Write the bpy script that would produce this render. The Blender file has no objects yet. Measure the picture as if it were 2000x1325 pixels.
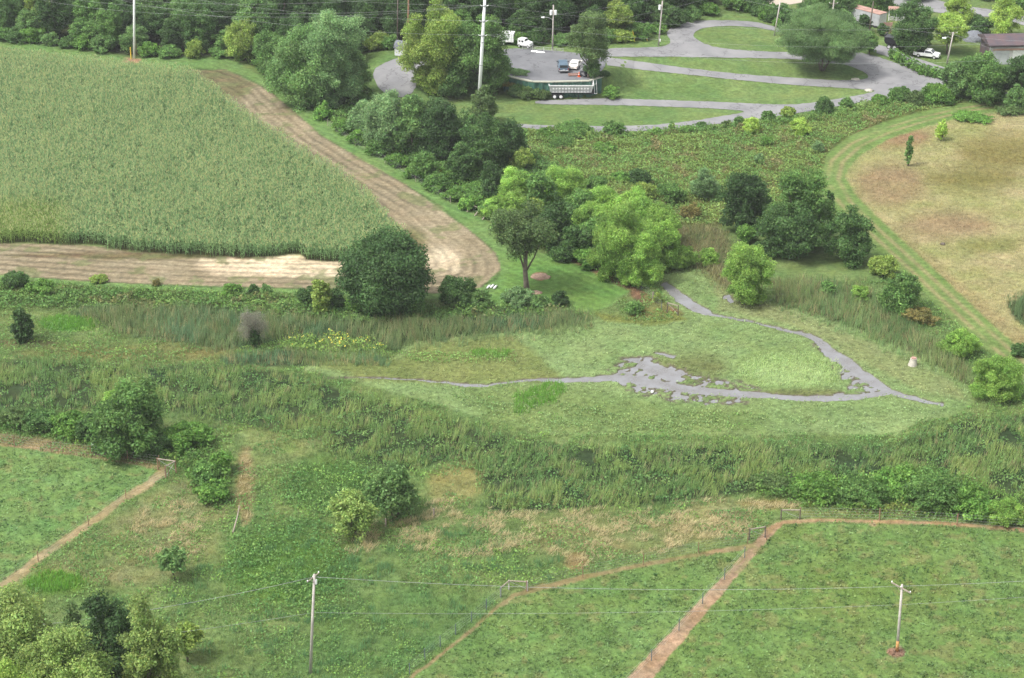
import bpy, math, random
import numpy as np
from mathutils import Vector, geometry
R=math.radians
SC=bpy.context.scene; COL=SC.collection
rng=np.random.default_rng(7); random.seed(7)
# ------------------------------------------------------------ camera, sky, sun, exposure
H=120.0; PITCH=25.0; FP=3900.0
cam_d=bpy.data.cameras.new('camera'); cam=bpy.data.objects.new('camera',cam_d); COL.objects.link(cam)
cam.location=(0,0,H); cam.rotation_euler=(R(90-PITCH),0,0)
cam_d.sensor_width=36; cam_d.lens=36*FP/2000; cam_d.clip_start=1; cam_d.clip_end=9000
SC.camera=cam
w=bpy.data.worlds.new('World'); SC.world=w; w.use_nodes=True
nt=w.node_tree; bg=nt.nodes['Background']
sky=nt.nodes.new('ShaderNodeTexSky'); sky.sky_type='NISHITA'; sky.sun_disc=False
SUN_EL=R(58); SUN_AZ=R(-118)      # azimuth measured from +Y towards +X
sky.sun_elevation=SUN_EL; sky.sun_rotation=SUN_AZ; sky.dust_density=4.0; sky.air_density=1.0
hsv=nt.nodes.new('ShaderNodeHueSaturation'); hsv.inputs['Saturation'].default_value=0.18
nt.links.new(sky.outputs[0],hsv.inputs['Color']); nt.links.new(hsv.outputs[0],bg.inputs['Color'])
bg.inputs['Strength'].default_value=0.15
sd=bpy.data.lights.new('sun','SUN'); so=bpy.data.objects.new('sun',sd); COL.objects.link(so)
sd.energy=1.5; sd.angle=R(10); sd.color=(1.0,0.965,0.92)
sdir=Vector((math.sin(SUN_AZ)*math.cos(SUN_EL),math.cos(SUN_AZ)*math.cos(SUN_EL),math.sin(SUN_EL)))
so.rotation_euler=sdir.to_track_quat('Z','Y').to_euler(); so.location=(0,100,200)
SC.view_settings.view_transform='Standard'; SC.view_settings.look='None'
SC.view_settings.exposure=1.2; SC.view_settings.gamma=1.0
SC.render.engine='CYCLES'
SC.cycles.max_bounces=5; SC.cycles.diffuse_bounces=3; SC.cycles.transparent_max_bounces=4
# ------------------------------------------------------------ geometry of the view -> points on the ground
cp,sp=math.cos(R(PITCH)),math.sin(R(PITCH))
def proj(x,y,z=0.0):
    dz=z-H; dep=y*cp-dz*sp; up=y*sp+dz*cp
    dep=np.where(dep<1,1,dep)
    return 1000+FP*x/dep, 662.5-FP*up/dep
def ray(px,py,z=0.0):
    a=(px-1000)/FP; b=-(py-662.5)/FP
    dx=a; dy=cp+b*sp; dz=-sp+b*cp
    dz=min(dz,-0.02)
    t=(z-H)/dz
    return dx*t,dy*t
def smooth(e0,e1,v):
    t=np.clip((v-e0)/(e1-e0),0,1); return t*t*(3-2*t)
WALL=[(985,178),(1010,184),(1040,190.5),(1075,191),(1150,189),(1177,180)]
def hgt(x,y):
    qx,qy=proj(x,y,0.0)
    A=3.0*smooth(640,850,qx)*(1-smooth(1215,1760,qx))
    yl=np.interp(qx,[700,940,985,1010,1040,1075,1150,1177,1230,1800],[200,190,178,184,190.5,191,189,180,193,190])
    wd=np.interp(qx,[700,900,975,985,1177,1190,1240,1800],[60,50,30,1.6,1.6,10,62,60])
    return A*smooth(0,1,(yl-qy)/wd)
def G(px,py,dz=0.0):
    z=0.0
    for i in range(40):
        x,y=ray(px,py,z+dz); z=0.5*z+0.5*float(hgt(np.float64(x),np.float64(y)))
    x,y=ray(px,py,z+dz)
    return Vector((x,y,z+dz))
def pxm(P):                       # picture px per metre at a point
    return FP/(P[1]*cp-(P[2]-H)*sp)
def z_at(P,py):                   # height of the point above P seen at row py
    a=R(PITCH)+math.atan((py-662.5)/FP)
    return H-P[1]*math.tan(a)-P[2]
# ------------------------------------------------------------ noise
def _h(ix,iy,s):
    n=(ix.astype(np.int64)*374761393+iy.astype(np.int64)*668265263+s*1442695041)&0x7fffffff
    n=((n^(n>>13))*1274126177)&0x7fffffff
    return ((n^(n>>16))&0xffff)/65535.0
def vnoise(x,y,s=0):
    ix=np.floor(x); iy=np.floor(y); fx=x-ix; fy=y-iy
    fx=fx*fx*(3-2*fx); fy=fy*fy*(3-2*fy)
    a=_h(ix,iy,s); b=_h(ix+1,iy,s); c=_h(ix,iy+1,s); d=_h(ix+1,iy+1,s)
    return (a*(1-fx)+b*fx)*(1-fy)+(c*(1-fx)+d*fx)*fy
def fbm(x,y,scale,s=0,o=4):
    v=0;a=.5;t=0
    for i in range(o):
        v=v+a*vnoise(x/scale*2**i+17.3*i,y/scale*2**i-9.1*i,s+i); t+=a; a*=.55
    return v/t
def cn(v,k=1.6): return np.clip((v-.5)*k+.5,0,1)
def lin(c):
    c=np.array(c,float)/255.0
    return np.where(c<=.04045,c/12.92,((c+.055)/1.055)**2.4)
def sdpoly(X,Y,poly):             # signed distance in px, negative inside
    P=np.array(poly,float); d=np.full(X.shape,1e9); ins=np.zeros(X.shape,bool)
    n=len(P)
    for i in range(n):
        ax,ay=P[i]; bx,by=P[(i+1)%n]
        ex,ey=bx-ax,by-ay; wx,wy=X-ax,Y-ay
        t=np.clip((wx*ex+wy*ey)/(ex*ex+ey*ey+1e-9),0,1)
        d=np.minimum(d,(wx-ex*t)**2+(wy-ey*t)**2)
        c=((ay>Y)!=(by>Y)); 
        with np.errstate(divide='ignore',invalid='ignore'):
            c&=(X<(bx-ax)*(Y-ay)/((by-ay) if by!=ay else 1e-9)+ax)
        ins^=c
    d=np.sqrt(d); return np.where(ins,-d,d)
def ribpoly(pts,w):               # ribbon polygon round a polyline (px), w = half widths
    P=np.array(pts,float); n=len(P)
    W=np.full(n,w,float) if np.isscalar(w) else np.interp(np.linspace(0,1,n),np.linspace(0,1,len(w)),w)
    T=np.gradient(P,axis=0); T/=np.linalg.norm(T,axis=1)[:,None]
    # perpendicular on the ground: squash rows
    N=np.stack([-T[:,1],T[:,0]],1)
    L=P+N*W[:,None]; Rr=P-N*W[:,None]
    return [tuple(a) for a in L]+[tuple(a) for a in Rr[::-1]]
def inside(poly,X,Y,warp=None):
    lo=np.min(poly,0); hi=np.max(poly,0)
    m=(X>lo[0]-30)&(X<hi[0]+30)&(Y>lo[1]-30)&(Y<hi[1]+30)
    out=np.full(X.shape,1e3)
    if m.any(): out[m]=sdpoly(X[m],Y[m],poly)
    return out
# ------------------------------------------------------------ materials
def mat(name): 
    m=bpy.data.materials.new(name); m.use_nodes=True; t=m.node_tree
    for n in list(t.nodes): t.nodes.remove(n)
    return m,t,t.nodes.new('ShaderNodeOutputMaterial')
def foliage_mat(name,trans=0.3,rough=.6,spec=.25,gain=1.0):
    m,t,o=mat(name); N=t.nodes; L=t.links
    a=N.new('ShaderNodeVertexColor'); a.layer_name='Col'
    oi=N.new('ShaderNodeObjectInfo'); mr=N.new('ShaderNodeMapRange'); mr.inputs[3].default_value=.86*gain; mr.inputs[4].default_value=1.14*gain
    L.new(oi.outputs['Random'],mr.inputs[0])
    mx=N.new('ShaderNodeHueSaturation'); mx.inputs['Saturation'].default_value=.90; L.new(a.outputs[0],mx.inputs['Color']); L.new(mr.outputs[0],mx.inputs['Value'])
    p=N.new('ShaderNodeBsdfPrincipled'); p.inputs['Roughness'].default_value=rough; p.inputs['Specular IOR Level'].default_value=spec
    L.new(mx.outputs[0],p.inputs['Base Color'])
    tr=N.new('ShaderNodeBsdfTranslucent'); L.new(mx.outputs[0],tr.inputs['Color'])
    s=N.new('ShaderNodeMixShader'); s.inputs[0].default_value=trans
    L.new(p.outputs[0],s.inputs[1]); L.new(tr.outputs[0],s.inputs[2]); L.new(s.outputs[0],o.inputs[0])
    return m
def plain(name,c,rough=.7,metal=0,noise=.25,scale=3.0,c2=None,spec=.5,bump=0.0):
    m,t,o=mat(name); N=t.nodes; L=t.links
    p=N.new('ShaderNodeBsdfPrincipled'); p.inputs['Roughness'].default_value=rough; p.inputs['Metallic'].default_value=metal
    p.inputs['Specular IOR Level'].default_value=spec
    tc=N.new('ShaderNodeTexCoord'); nz=N.new('ShaderNodeTexNoise'); nz.inputs['Scale'].default_value=scale; nz.inputs['Detail'].default_value=5
    L.new(tc.outputs['Object'],nz.inputs['Vector'])
    cr=N.new('ShaderNodeValToRGB'); e=cr.color_ramp.elements
    c=np.array(c); b=np.array(c2) if c2 is not None else c*(1-noise)
    e[0].position=.3; e[0].color=(*b,1); e[1].position=.68; e[1].color=(*c,1)
    L.new(nz.outputs[0],cr.inputs[0]); L.new(cr.outputs[0],p.inputs['Base Color'])
    if bump:
        bp=N.new('ShaderNodeBump'); bp.inputs['Strength'].default_value=bump; L.new(nz.outputs[0],bp.inputs['Height']); L.new(bp.outputs[0],p.inputs['Normal'])
    L.new(p.outputs[0],o.inputs[0]); return m
def ground_mat():
    m,t,o=mat('ground_surface'); N=t.nodes; L=t.links
    a=N.new('ShaderNodeVertexColor'); a.layer_name='Col'
    tc=N.new('ShaderNodeTexCoord')
    def nz(sc,lo,hi):
        n=N.new('ShaderNodeTexNoise'); n.inputs['Scale'].default_value=sc; n.inputs['Detail'].default_value=4
        L.new(tc.outputs['Object'],n.inputs['Vector'])
        r=N.new('ShaderNodeMapRange'); r.inputs[1].default_value=.3; r.inputs[2].default_value=.7; r.inputs[3].default_value=lo; r.inputs[4].default_value=hi
        L.new(n.outputs[0],r.inputs[0]); return r,n
    r1,n1=nz(1.3,.72,1.25); r2,n2=nz(5.0,.8,1.2)
    mu=N.new('ShaderNodeMath'); mu.operation='MULTIPLY'; L.new(r1.outputs[0],mu.inputs[0]); L.new(r2.outputs[0],mu.inputs[1])
    v=N.new('ShaderNodeVectorMath'); v.operation='SCALE'; L.new(a.outputs[0],v.inputs[0]); L.new(mu.outputs[0],v.inputs['Scale'])
    p=N.new('ShaderNodeBsdfPrincipled'); p.inputs['Roughness'].default_value=.95; p.inputs['Specular IOR Level'].default_value=.1
    L.new(v.outputs[0],p.inputs['Base Color'])
    b=N.new('ShaderNodeBump'); b.inputs['Strength'].default_value=.7; b.inputs['Distance'].default_value=.25
    L.new(n1.outputs[0],b.inputs['Height']); L.new(b.outputs[0],p.inputs['Normal'])
    L.new(p.outputs[0],o.inputs[0]); return m
def asphalt_mat(name,c1,c2,crack=True):
    m,t,o=mat(name); N=t.nodes; L=t.links
    tc=N.new('ShaderNodeTexCoord'); n=N.new('ShaderNodeTexNoise'); n.inputs['Scale'].default_value=.16; n.inputs['Detail'].default_value=8; n.inputs['Roughness'].default_value=.65
    L.new(tc.outputs['Object'],n.inputs['Vector'])
    cr=N.new('ShaderNodeValToRGB'); e=cr.color_ramp.elements; e[0].position=.35; e[0].color=(*c2,1); e[1].position=.65; e[1].color=(*c1,1)
    L.new(n.outputs[0],cr.inputs[0])
    vo=N.new('ShaderNodeTexVoronoi'); vo.feature='DISTANCE_TO_EDGE'; vo.inputs['Scale'].default_value=.13
    wn=N.new('ShaderNodeTexNoise'); wn.inputs['Scale'].default_value=.6; L.new(tc.outputs['Object'],wn.inputs['Vector'])
    ad=N.new('ShaderNodeVectorMath'); ad.operation='ADD'; sc=N.new('ShaderNodeVectorMath'); sc.operation='SCALE'; sc.inputs['Scale'].default_value=5
    L.new(wn.outputs['Color'],sc.inputs[0]); L.new(sc.outputs[0],ad.inputs[1]); L.new(tc.outputs['Object'],ad.inputs[0]); L.new(ad.outputs[0],vo.inputs['Vector'])
    r=N.new('ShaderNodeMapRange'); r.inputs[2].default_value=.022; r.inputs[3].default_value=.5 if crack else 1; r.inputs[4].default_value=1; L.new(vo.outputs[0],r.inputs[0])
    v=N.new('ShaderNodeVectorMath'); v.operation='SCALE'; L.new(cr.outputs[0],v.inputs[0]); L.new(r.outputs[0],v.inputs['Scale'])
    p=N.new('ShaderNodeBsdfPrincipled'); p.inputs['Roughness'].default_value=.85
    L.new(v.outputs[0],p.inputs['Base Color']); L.new(p.outputs[0],o.inputs[0]); return m
M={}
M['leaf']=foliage_mat('leaves',.5); M['grass']=foliage_mat('grass_blades',.45)
M['ground']=ground_mat()
M['asphalt']=asphalt_mat('old_asphalt',(.215,.212,.212),(.14,.14,.145))
M['asphalt_dark']=asphalt_mat('grey_asphalt',(.155,.157,.165),(.10,.103,.11))
M['bark']=plain('bark',(.13,.105,.08),.9,noise=.5,scale=2)
M['wood']=plain('weathered_pole_wood',(.46,.42,.38),.85,noise=.35,scale=1.2)
M['brownwood']=plain('brown_pole_wood',(.26,.15,.09),.85,noise=.35,scale=1.2)
M['greywood']=plain('grey_fence_wood',(.30,.25,.20),.85,noise=.4,scale=4)
M['greenpost']=plain('green_grey_steel_post',(.10,.13,.15),.6,noise=.3)
M['white']=plain('white_paint',(.75,.75,.74),.4,noise=.08)
M['whitepole']=plain('white_galvanised_steel',(.92,.92,.92),.5,noise=.12,scale=.4)
M['metal']=plain('aluminium',(.55,.55,.55),.45,metal=.35,noise=.15)
M['dark']=plain('black_rubber',(.02,.02,.022),.7)
M['glass']=plain('window_glass',(.03,.035,.04),.12,noise=.05)
M['blue']=plain('slate_blue_paint',(.10,.15,.20),.35,noise=.08)
M['red']=plain('red_lamp',(.35,.02,.02),.3)
M['orange']=plain('orange_plastic',(.75,.13,.02),.5,noise=.05)
M['yellow']=plain('yellow_plastic',(.65,.45,.04),.5,noise=.1)
M['greenwall']=plain('green_sheet_piling',(.05,.14,.10),.6,noise=.45,scale=.8)
M['concrete']=plain('concrete',(.42,.39,.33),.9,noise=.25,scale=3)
M['rust']=plain('rusty_steel',(.40,.25,.20),.8,c2=(.22,.12,.09),scale=.6)
M['greymetal']=plain('grey_corrugated_metal',(.42,.43,.44),.6,noise=.35,scale=.7)
M['darkroof']=plain('dark_roof',(.055,.05,.06),.7,c2=(.10,.06,.06),scale=.5)
M['wire']=plain('wire',(.36,.37,.37),.6)
M['mulch']=plain('wood_mulch',(.36,.24,.17),.95,noise=.5,scale=5)
M['black']=plain('black_paint',(.012,.012,.016),.4)
M['whiteglow']=plain('white_lamp_glass',(.85,.87,.9),.2,noise=.02)
M['roofgrey']=plain('grey_shingle',(.16,.17,.19),.85,noise=.4,scale=4)
# water
m,t,o=mat('muddy_water'); N=t.nodes; L=t.links
p=N.new('ShaderNodeBsdfPrincipled'); p.inputs['Base Color'].default_value=(.16,.16,.165,1); p.inputs['Roughness'].default_value=.22; p.inputs['IOR'].default_value=1.45; p.inputs['Specular IOR Level'].default_value=.9
tc=N.new('ShaderNodeTexCoord'); nz=N.new('ShaderNodeTexNoise'); nz.inputs['Scale'].default_value=3; nz.inputs['Detail'].default_value=4
n2=N.new('ShaderNodeTexNoise'); n2.inputs['Scale'].default_value=.35; n2.inputs['Detail'].default_value=7; n2.inputs['Roughness'].default_value=.7; L.new(tc.outputs['Object'],n2.inputs['Vector'])
cr=N.new('ShaderNodeValToRGB'); e_=cr.color_ramp.elements; e_[0].position=.38; e_[0].color=(.135,.13,.125,1); e_[1].position=.6; e_[1].color=(.175,.175,.18,1); L.new(n2.outputs[0],cr.inputs[0]); L.new(cr.outputs[0],p.inputs['Base Color'])
mr=N.new('ShaderNodeMapRange'); mr.inputs[1].default_value=.35; mr.inputs[2].default_value=.65; mr.inputs[3].default_value=.3; mr.inputs[4].default_value=.1; L.new(n2.outputs[0],mr.inputs[0]); L.new(mr.outputs[0],p.inputs['Roughness'])
L.new(tc.outputs['Object'],nz.inputs['Vector']); bp=N.new('ShaderNodeBump'); bp.inputs['Strength'].default_value=.08; bp.inputs['Distance'].default_value=.05
L.new(nz.outputs[0],bp.inputs['Height']); L.new(bp.outputs[0],p.inputs['Normal']); L.new(p.outputs[0],o.inputs[0]); M['water']=m
# ------------------------------------------------------------ object helpers
def tag(o,label=None,cat=None,group=None,kind=None):
    if label: o['label']=label
    if cat: o['category']=cat
    if group: o['group']=group
    if kind: o['kind']=kind
    return o
def mesh_np(name,V,F,cols=None,material=None):
    V=np.asarray(V,np.float32); F=np.asarray(F,np.int32); k=F.shape[1]
    me=bpy.data.meshes.new(name); me.vertices.add(len(V)); me.vertices.foreach_set('co',V.ravel())
    me.loops.add(F.size); me.loops.foreach_set('vertex_index',F.ravel())
    me.polygons.add(len(F)); me.polygons.foreach_set('loop_start',np.arange(0,F.size,k,dtype=np.int32))
    if cols is not None:
        a=me.color_attributes.new('Col','FLOAT_COLOR','POINT')
        c=np.ones((len(V),4),np.float32); c[:,:3]=cols; a.data.foreach_set('color',c.ravel())
    me.update(calc_edges=True)
    if material: me.materials.append(material)
    return me
def link(name,me,parent=None):
    o=bpy.data.objects.new(name,me); COL.objects.link(o)
    if parent: o.parent=parent
    return o
def empty(name,loc,rz=0,label=None,cat=None,group=None):
    o=bpy.data.objects.new(name,None); COL.objects.link(o); o.location=loc; o.rotation_euler=(0,0,rz); o.empty_display_size=.5
    return tag(o,label,cat,group)
class MB:
    def __init__(s): s.v=[]; s.f=[]
    def add(s,v,f):
        n=len(s.v); s.v+= [tuple(a) for a in v]; s.f+=[tuple(i+n for i in q) for q in f]
    def box(s,x0,x1,y0,y1,z0,z1):
        v=[(x,y,z) for z in (z0,z1) for y in (y0,y1) for x in (x0,x1)]
        s.add(v,[(0,2,3,1),(4,5,7,6),(0,1,5,4),(2,6,7,3),(0,4,6,2),(1,3,7,5)]); return s
    def prism(s,prof,y0,y1,inset=0,zi=None):     # side profile (x,z) extruded over y; points above zi pulled in
        n=len(prof)
        f=lambda z:(inset if zi is not None and z>zi else 0)
        v=[(x,y0+f(z),z) for x,z in prof]+[(x,y1-f(z),z) for x,z in prof]
        s.add(v,[tuple(range(n))[::-1],tuple(range(n,2*n))]+[(i,(i+1)%n,n+(i+1)%n,n+i) for i in range(n)]); return s
    def cyl(s,p0,p1,r0,r1=None,n=8):
        r1=r0 if r1 is None else r1; p0=Vector(p0); p1=Vector(p1); d=(p1-p0)
        if d.length<1e-6: return s
        d.normalize(); a=d.orthogonal().normalized(); b=d.cross(a)
        v=[]
        for p,r in ((p0,r0),(p1,r1)):
            for i in range(n):
                t=2*math.pi*i/n; v.append(p+a*r*math.cos(t)+b*r*math.sin(t))
        s.add(v,[tuple(range(n))[::-1],tuple(range(n,2*n))]+[(i,(i+1)%n,n+(i+1)%n,n+i) for i in range(n)]); return s
    def tube(s,pts,rad,n=6):
        pts=[Vector(p) for p in pts]; m=len(pts)
        if not hasattr(rad,'__len__'): rad=[rad]*m
        v=[]; a=None
        for i,p in enumerate(pts):
            d=(pts[min(i+1,m-1)]-pts[max(i-1,0)]).normalized()
            if a is None: a=d.orthogonal().normalized()
            a=(a-d*a.dot(d)).normalized(); b=d.cross(a)
            for k in range(n):
                t=2*math.pi*k/n; v.append(p+(a*math.cos(t)+b*math.sin(t))*rad[i])
        f=[(i*n+k,i*n+(k+1)%n,(i+1)*n+(k+1)%n,(i+1)*n+k) for i in range(m-1) for k in range(n)]
        f+=[tuple(range(n))[::-1],tuple(range((m-1)*n,m*n))]
        s.add(v,f); return s
    def build(s,name,material,parent=None,bevel=0,smoothed=False):
        me=bpy.data.meshes.new(name); me.from_pydata(s.v,[],s.f); me.update(); me.materials.append(material)
        if smoothed: me.polygons.foreach_set('use_smooth',[True]*len(me.polygons))
        o=link(name,me,parent)
        if bevel:
            b=o.modifiers.new('bevel','BEVEL'); b.width=bevel; b.segments=2; b.limit_method='ANGLE'
        return o
#@@GROUND
# ------------------------------------------------------------ land use, traced as polygons on the ground
CORN=[(-160,100),(0,108),(60,116),(130,126),(200,134),(260,140),(320,146),(372,150),(430,192),(490,240),(577,299),(664,348),(724,397),(757,442),(790,470),(790,500),(700,512),(640,512),(597,508),(590,496),(525,502),(470,503),(385,500),(245,491),(190,478),(140,478),(60,474),(0,475),(-160,470)]
PLOW=[(372,150),(350,138),(395,132),(440,136),(482,150),(525,175),(630,266),(712,316),(787,357),(862,402),(919,451),(955,478),(972,500),(979,526),(973,545),(937,563),(850,574),(650,566),(400,562),(200,552),(0,538),(-160,530),(-160,470),(0,475),(140,478),(385,500),(600,505),(700,512),(790,500),(757,442),(724,397),(664,348),(577,299),(430,192)]
FURROW=[(395,128),(440,136),(482,150),(525,175),(630,266),(712,316),(787,357),(862,402),(919,451),(955,478),(972,500),(979,526),(973,545),(937,563),(850,574),(650,566),(400,562),(200,552),(0,538),(-160,530)]
LAWNSTRIP=[(-160,60),(0,77),(100,88),(180,101),(240,113),(300,112),(440,113),(466,120),(490,140),(540,170),(595,200),(637,237),(701,282),(757,316),(825,354),(885,399),(956,434),(975,460),(1000,485),(1060,495),(1100,505),(1150,530),(1190,548),(1230,570),(1190,600),(1150,610),(1080,605),(1000,600),(930,590),(850,585),(650,575),(400,570),(0,548),(-160,540),(-160,535),(0,538),(200,552),(650,566),(850,574),(937,563),(979,526),(967,492),(919,451),(787,357),(630,266),(525,175),(440,136),(350,138),(260,128),(130,110),(0,92),(-160,84)]
WOODS=[(-200,55),(0,73),(100,84),(180,96),(250,109),(460,109),(560,140),(640,190),(690,150),(700,100),(780,92),(860,84),(1000,80),(1090,84),(1200,80),(1255,66),(1330,42),(1385,22),(1400,-5),(1400,-160),(-200,-160)]
BUILT=[(700,105),(780,95),(1000,75),(1250,70),(1330,42),(1400,14),(1440,12),(1560,62),(1700,70),(2300,160),(2300,210),(1960,196),(1850,190),(1700,205),(1500,232),(1350,255),(1200,262),(1020,256),(900,250),(800,210),(740,190),(690,150)]
MARSH=[(1298,535),(1330,520),(1370,528),(1400,555),(1420,580),(1500,592),(1560,608),(1640,632),(1720,662),(1800,698),(1860,735),(1895,760),(1905,785),(1860,815),(1790,826),(1750,852),(1600,850),(1400,852),(1200,850),(1080,850),(980,826),(900,806),(800,776),(700,748),(590,722),(620,708),(760,706),(800,668),(900,656),(1000,648),(1100,636),(1160,620),(1210,625),(1260,632),(1330,625),(1320,600),(1290,570)]
RDPATH=ribpoly([(1238,1340),(1290,1280),(1330,1233),(1370,1190),(1410,1145),(1450,1098),(1478,1065),(1500,1043),(1524,1024)],[19,15,11,9,7])
REDPATH=ribpoly([(1500,1040),(1530,1020),(1600,1016),(1700,1018),(1800,1022),(1900,1027),(2000,1036),(2120,1050)],[5,4,4,3.5,4])
LOPATH=ribpoly([(1475,1066),(1430,1072),(1360,1084),(1300,1096),(1200,1114),(1110,1136),(1050,1150),(1003,1165),(975,1185),(945,1210),(915,1236),(870,1272),(825,1306),(790,1335)],[6,4,4,6,4,3,3,3])
LEPATH=ribpoly([(-80,1195),(0,1147),(40,1120),(80,1087),(130,1055),(200,1005),(245,972),(290,945),(322,920)],[9,8,7,7,8])
LTPATH=ribpoly([(325,918),(280,909),(200,896),(120,884),(60,874),(-100,858)],[2.2,1.8,2.5,2.5])
TRACK=ribpoly([(2040,190),(1960,203),(1880,215),(1800,234),(1730,256),(1670,284),(1635,316),(1626,350),(1650,395),(1695,440),(1750,490),(1810,545),(1870,602),(1935,662),(2060,770)],[10,14,18,26,26,24,24,22])
PASTR=[(1238,1345),(1330,1233),(1410,1145),(1478,1065),(1524,1026),(1600,1022),(1700,1024),(1900,1033),(2000,1042),(2300,1075),(2300,1500),(1200,1500)]
PASTM=[(1478,1066),(1360,1086),(1200,1116),(1050,1152),(1003,1168),(945,1212),(870,1275),(800,1330),(700,1420),(1100,1500),(1238,1340),(1330,1230),(1410,1143)]
PASTL=[(-200,855),(0,868),(100,884),(200,898),(280,911),(318,922),(245,970),(130,1052),(0,1142),(-200,1240)]
HAY=[(2300,230),(1990,215),(1900,225),(1800,240),(1730,268),(1680,295),(1645,330),(1645,365),(1680,415),(1740,460),(1800,520),(1870,580),(1940,640),(2040,720),(2300,930)]
SCRUB1=[(1030,255),(1200,264),(1350,256),(1500,240),(1700,208),(1850,192),(1900,205),(1780,238),(1680,272),(1610,315),(1600,350),(1575,400),(1480,430),(1430,440),(1300,440),(1200,400),(1120,340),(1030,300)]
SCRUB2=[(482,120),(560,180),(640,232),(700,276),(760,312),(830,350),(890,395),(960,432),(985,470),(1090,490),(1150,525),(1240,565),(1300,535),(1310,440),(1200,400),(1120,340),(1030,300),(1030,255),(900,250),(800,210),(740,190),(690,150),(600,100)]
HEDGE=[(-160,548),(0,552),(200,564),(400,572),(650,580),(690,600),(1000,600),(1110,606),(1100,622),(700,632),(560,620),(400,605),(150,600),(0,606),(-160,600)]
REEDA=[(140,610),(260,600),(400,605),(560,622),(700,632),(1000,618),(1110,612),(1158,624),(1150,640),(1060,652),(1000,652),(900,664),(800,676),(770,690),(700,672),(560,666),(420,690),(330,668),(230,650)]
REEDB=[(432,700),(470,692),(560,684),(640,700),(760,700),(762,716),(600,716),(440,715)]
REEDC=[(-160,690),(0,705),(130,698),(300,716),(420,716),(520,724),(600,740),(700,770),(800,796),(900,830),(1000,856),(1100,872),(1200,876),(1400,868),(1500,872),(1600,872),(1750,876),(1800,842),(1900,820),(2150,800),(2300,1050),(2050,1010),(1950,990),(1890,960),(1800,940),(1700,935),(1560,940),(1480,955),(1400,975),(1200,990),(1050,1000),(960,1000),(930,925),(860,905),(760,925),(680,905),(620,875),(560,855),(480,830),(400,815),(300,795),(200,800),(100,800),(-160,795)]
REEDD=[(1505,545),(1600,545),(1700,570),(1790,640),(1880,705),(1915,760),(1870,742),(1800,704),(1700,664),(1620,632),(1520,602)]
REEDE=[(1310,440),(1400,440),(1430,480),(1500,545),(1420,570),(1370,540),(1335,505)]
REEDF=[(1965,590),(2060,560),(2160,600),(2100,690),(1985,625)]
REEDS=[REEDA,REEDB,REEDC,REEDD,REEDE,REEDF]
WATER=[[(1292,556),(1300,548),(1312,556),(1332,572),(1368,596),(1394,610),(1378,616),(1352,606),(1320,586)],
 ribpoly([(1388,613),(1420,619),(1460,626),(1500,635),(1530,643),(1565,650)],[2.2,1.6,1.6,1.8,3]),
 ribpoly([(1560,649),(1592,660),(1612,676),(1620,690),(1650,705),(1680,728),(1710,748),(1745,768)],[3,5,8,10,10,10,8,4.5]),
 ribpoly([(1735,764),(1775,775),(1810,784),(1842,790)],[5,4,2.5,2]),
 ribpoly([(640,738),(720,736),(800,741),(870,747),(905,752),(950,752),(1000,745),(1040,741),(1090,742),(1140,741),(1190,738),(1240,741),(1300,752),(1360,762),(1430,767),(1500,772),(1560,777),(1620,778),(1680,774),(1740,765)],[.5,.7,1.0,1.8,2.2,1.8,1.6,2.6,4,5.5,7,7.5,7,6,5.5,5,5,5,5]),
 [(1250,706),(1262,702),(1300,716),(1330,730),(1322,742),(1300,742),(1285,730),(1262,722),(1240,716)],
 ribpoly([(1280,688),(1300,692),(1318,697)],[1.8,2.4,2]), ribpoly([(1412,580),(1422,578),(1432,590)],[3,4,3])]
MUD=[[(1190,722),(1215,700),(1262,694),(1310,712),(1400,738),(1470,752),(1500,765),(1480,782),(1400,790),(1330,786),(1260,772),(1210,750)],
 [(1590,672),(1620,688),(1650,715),(1700,745),(1725,765),(1660,782),(1600,776),(1660,762),(1640,735),(1612,706)]]
LOTZ=[[(1350,560),(1351,561),(1350,562)]]
TANS=[]
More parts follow.
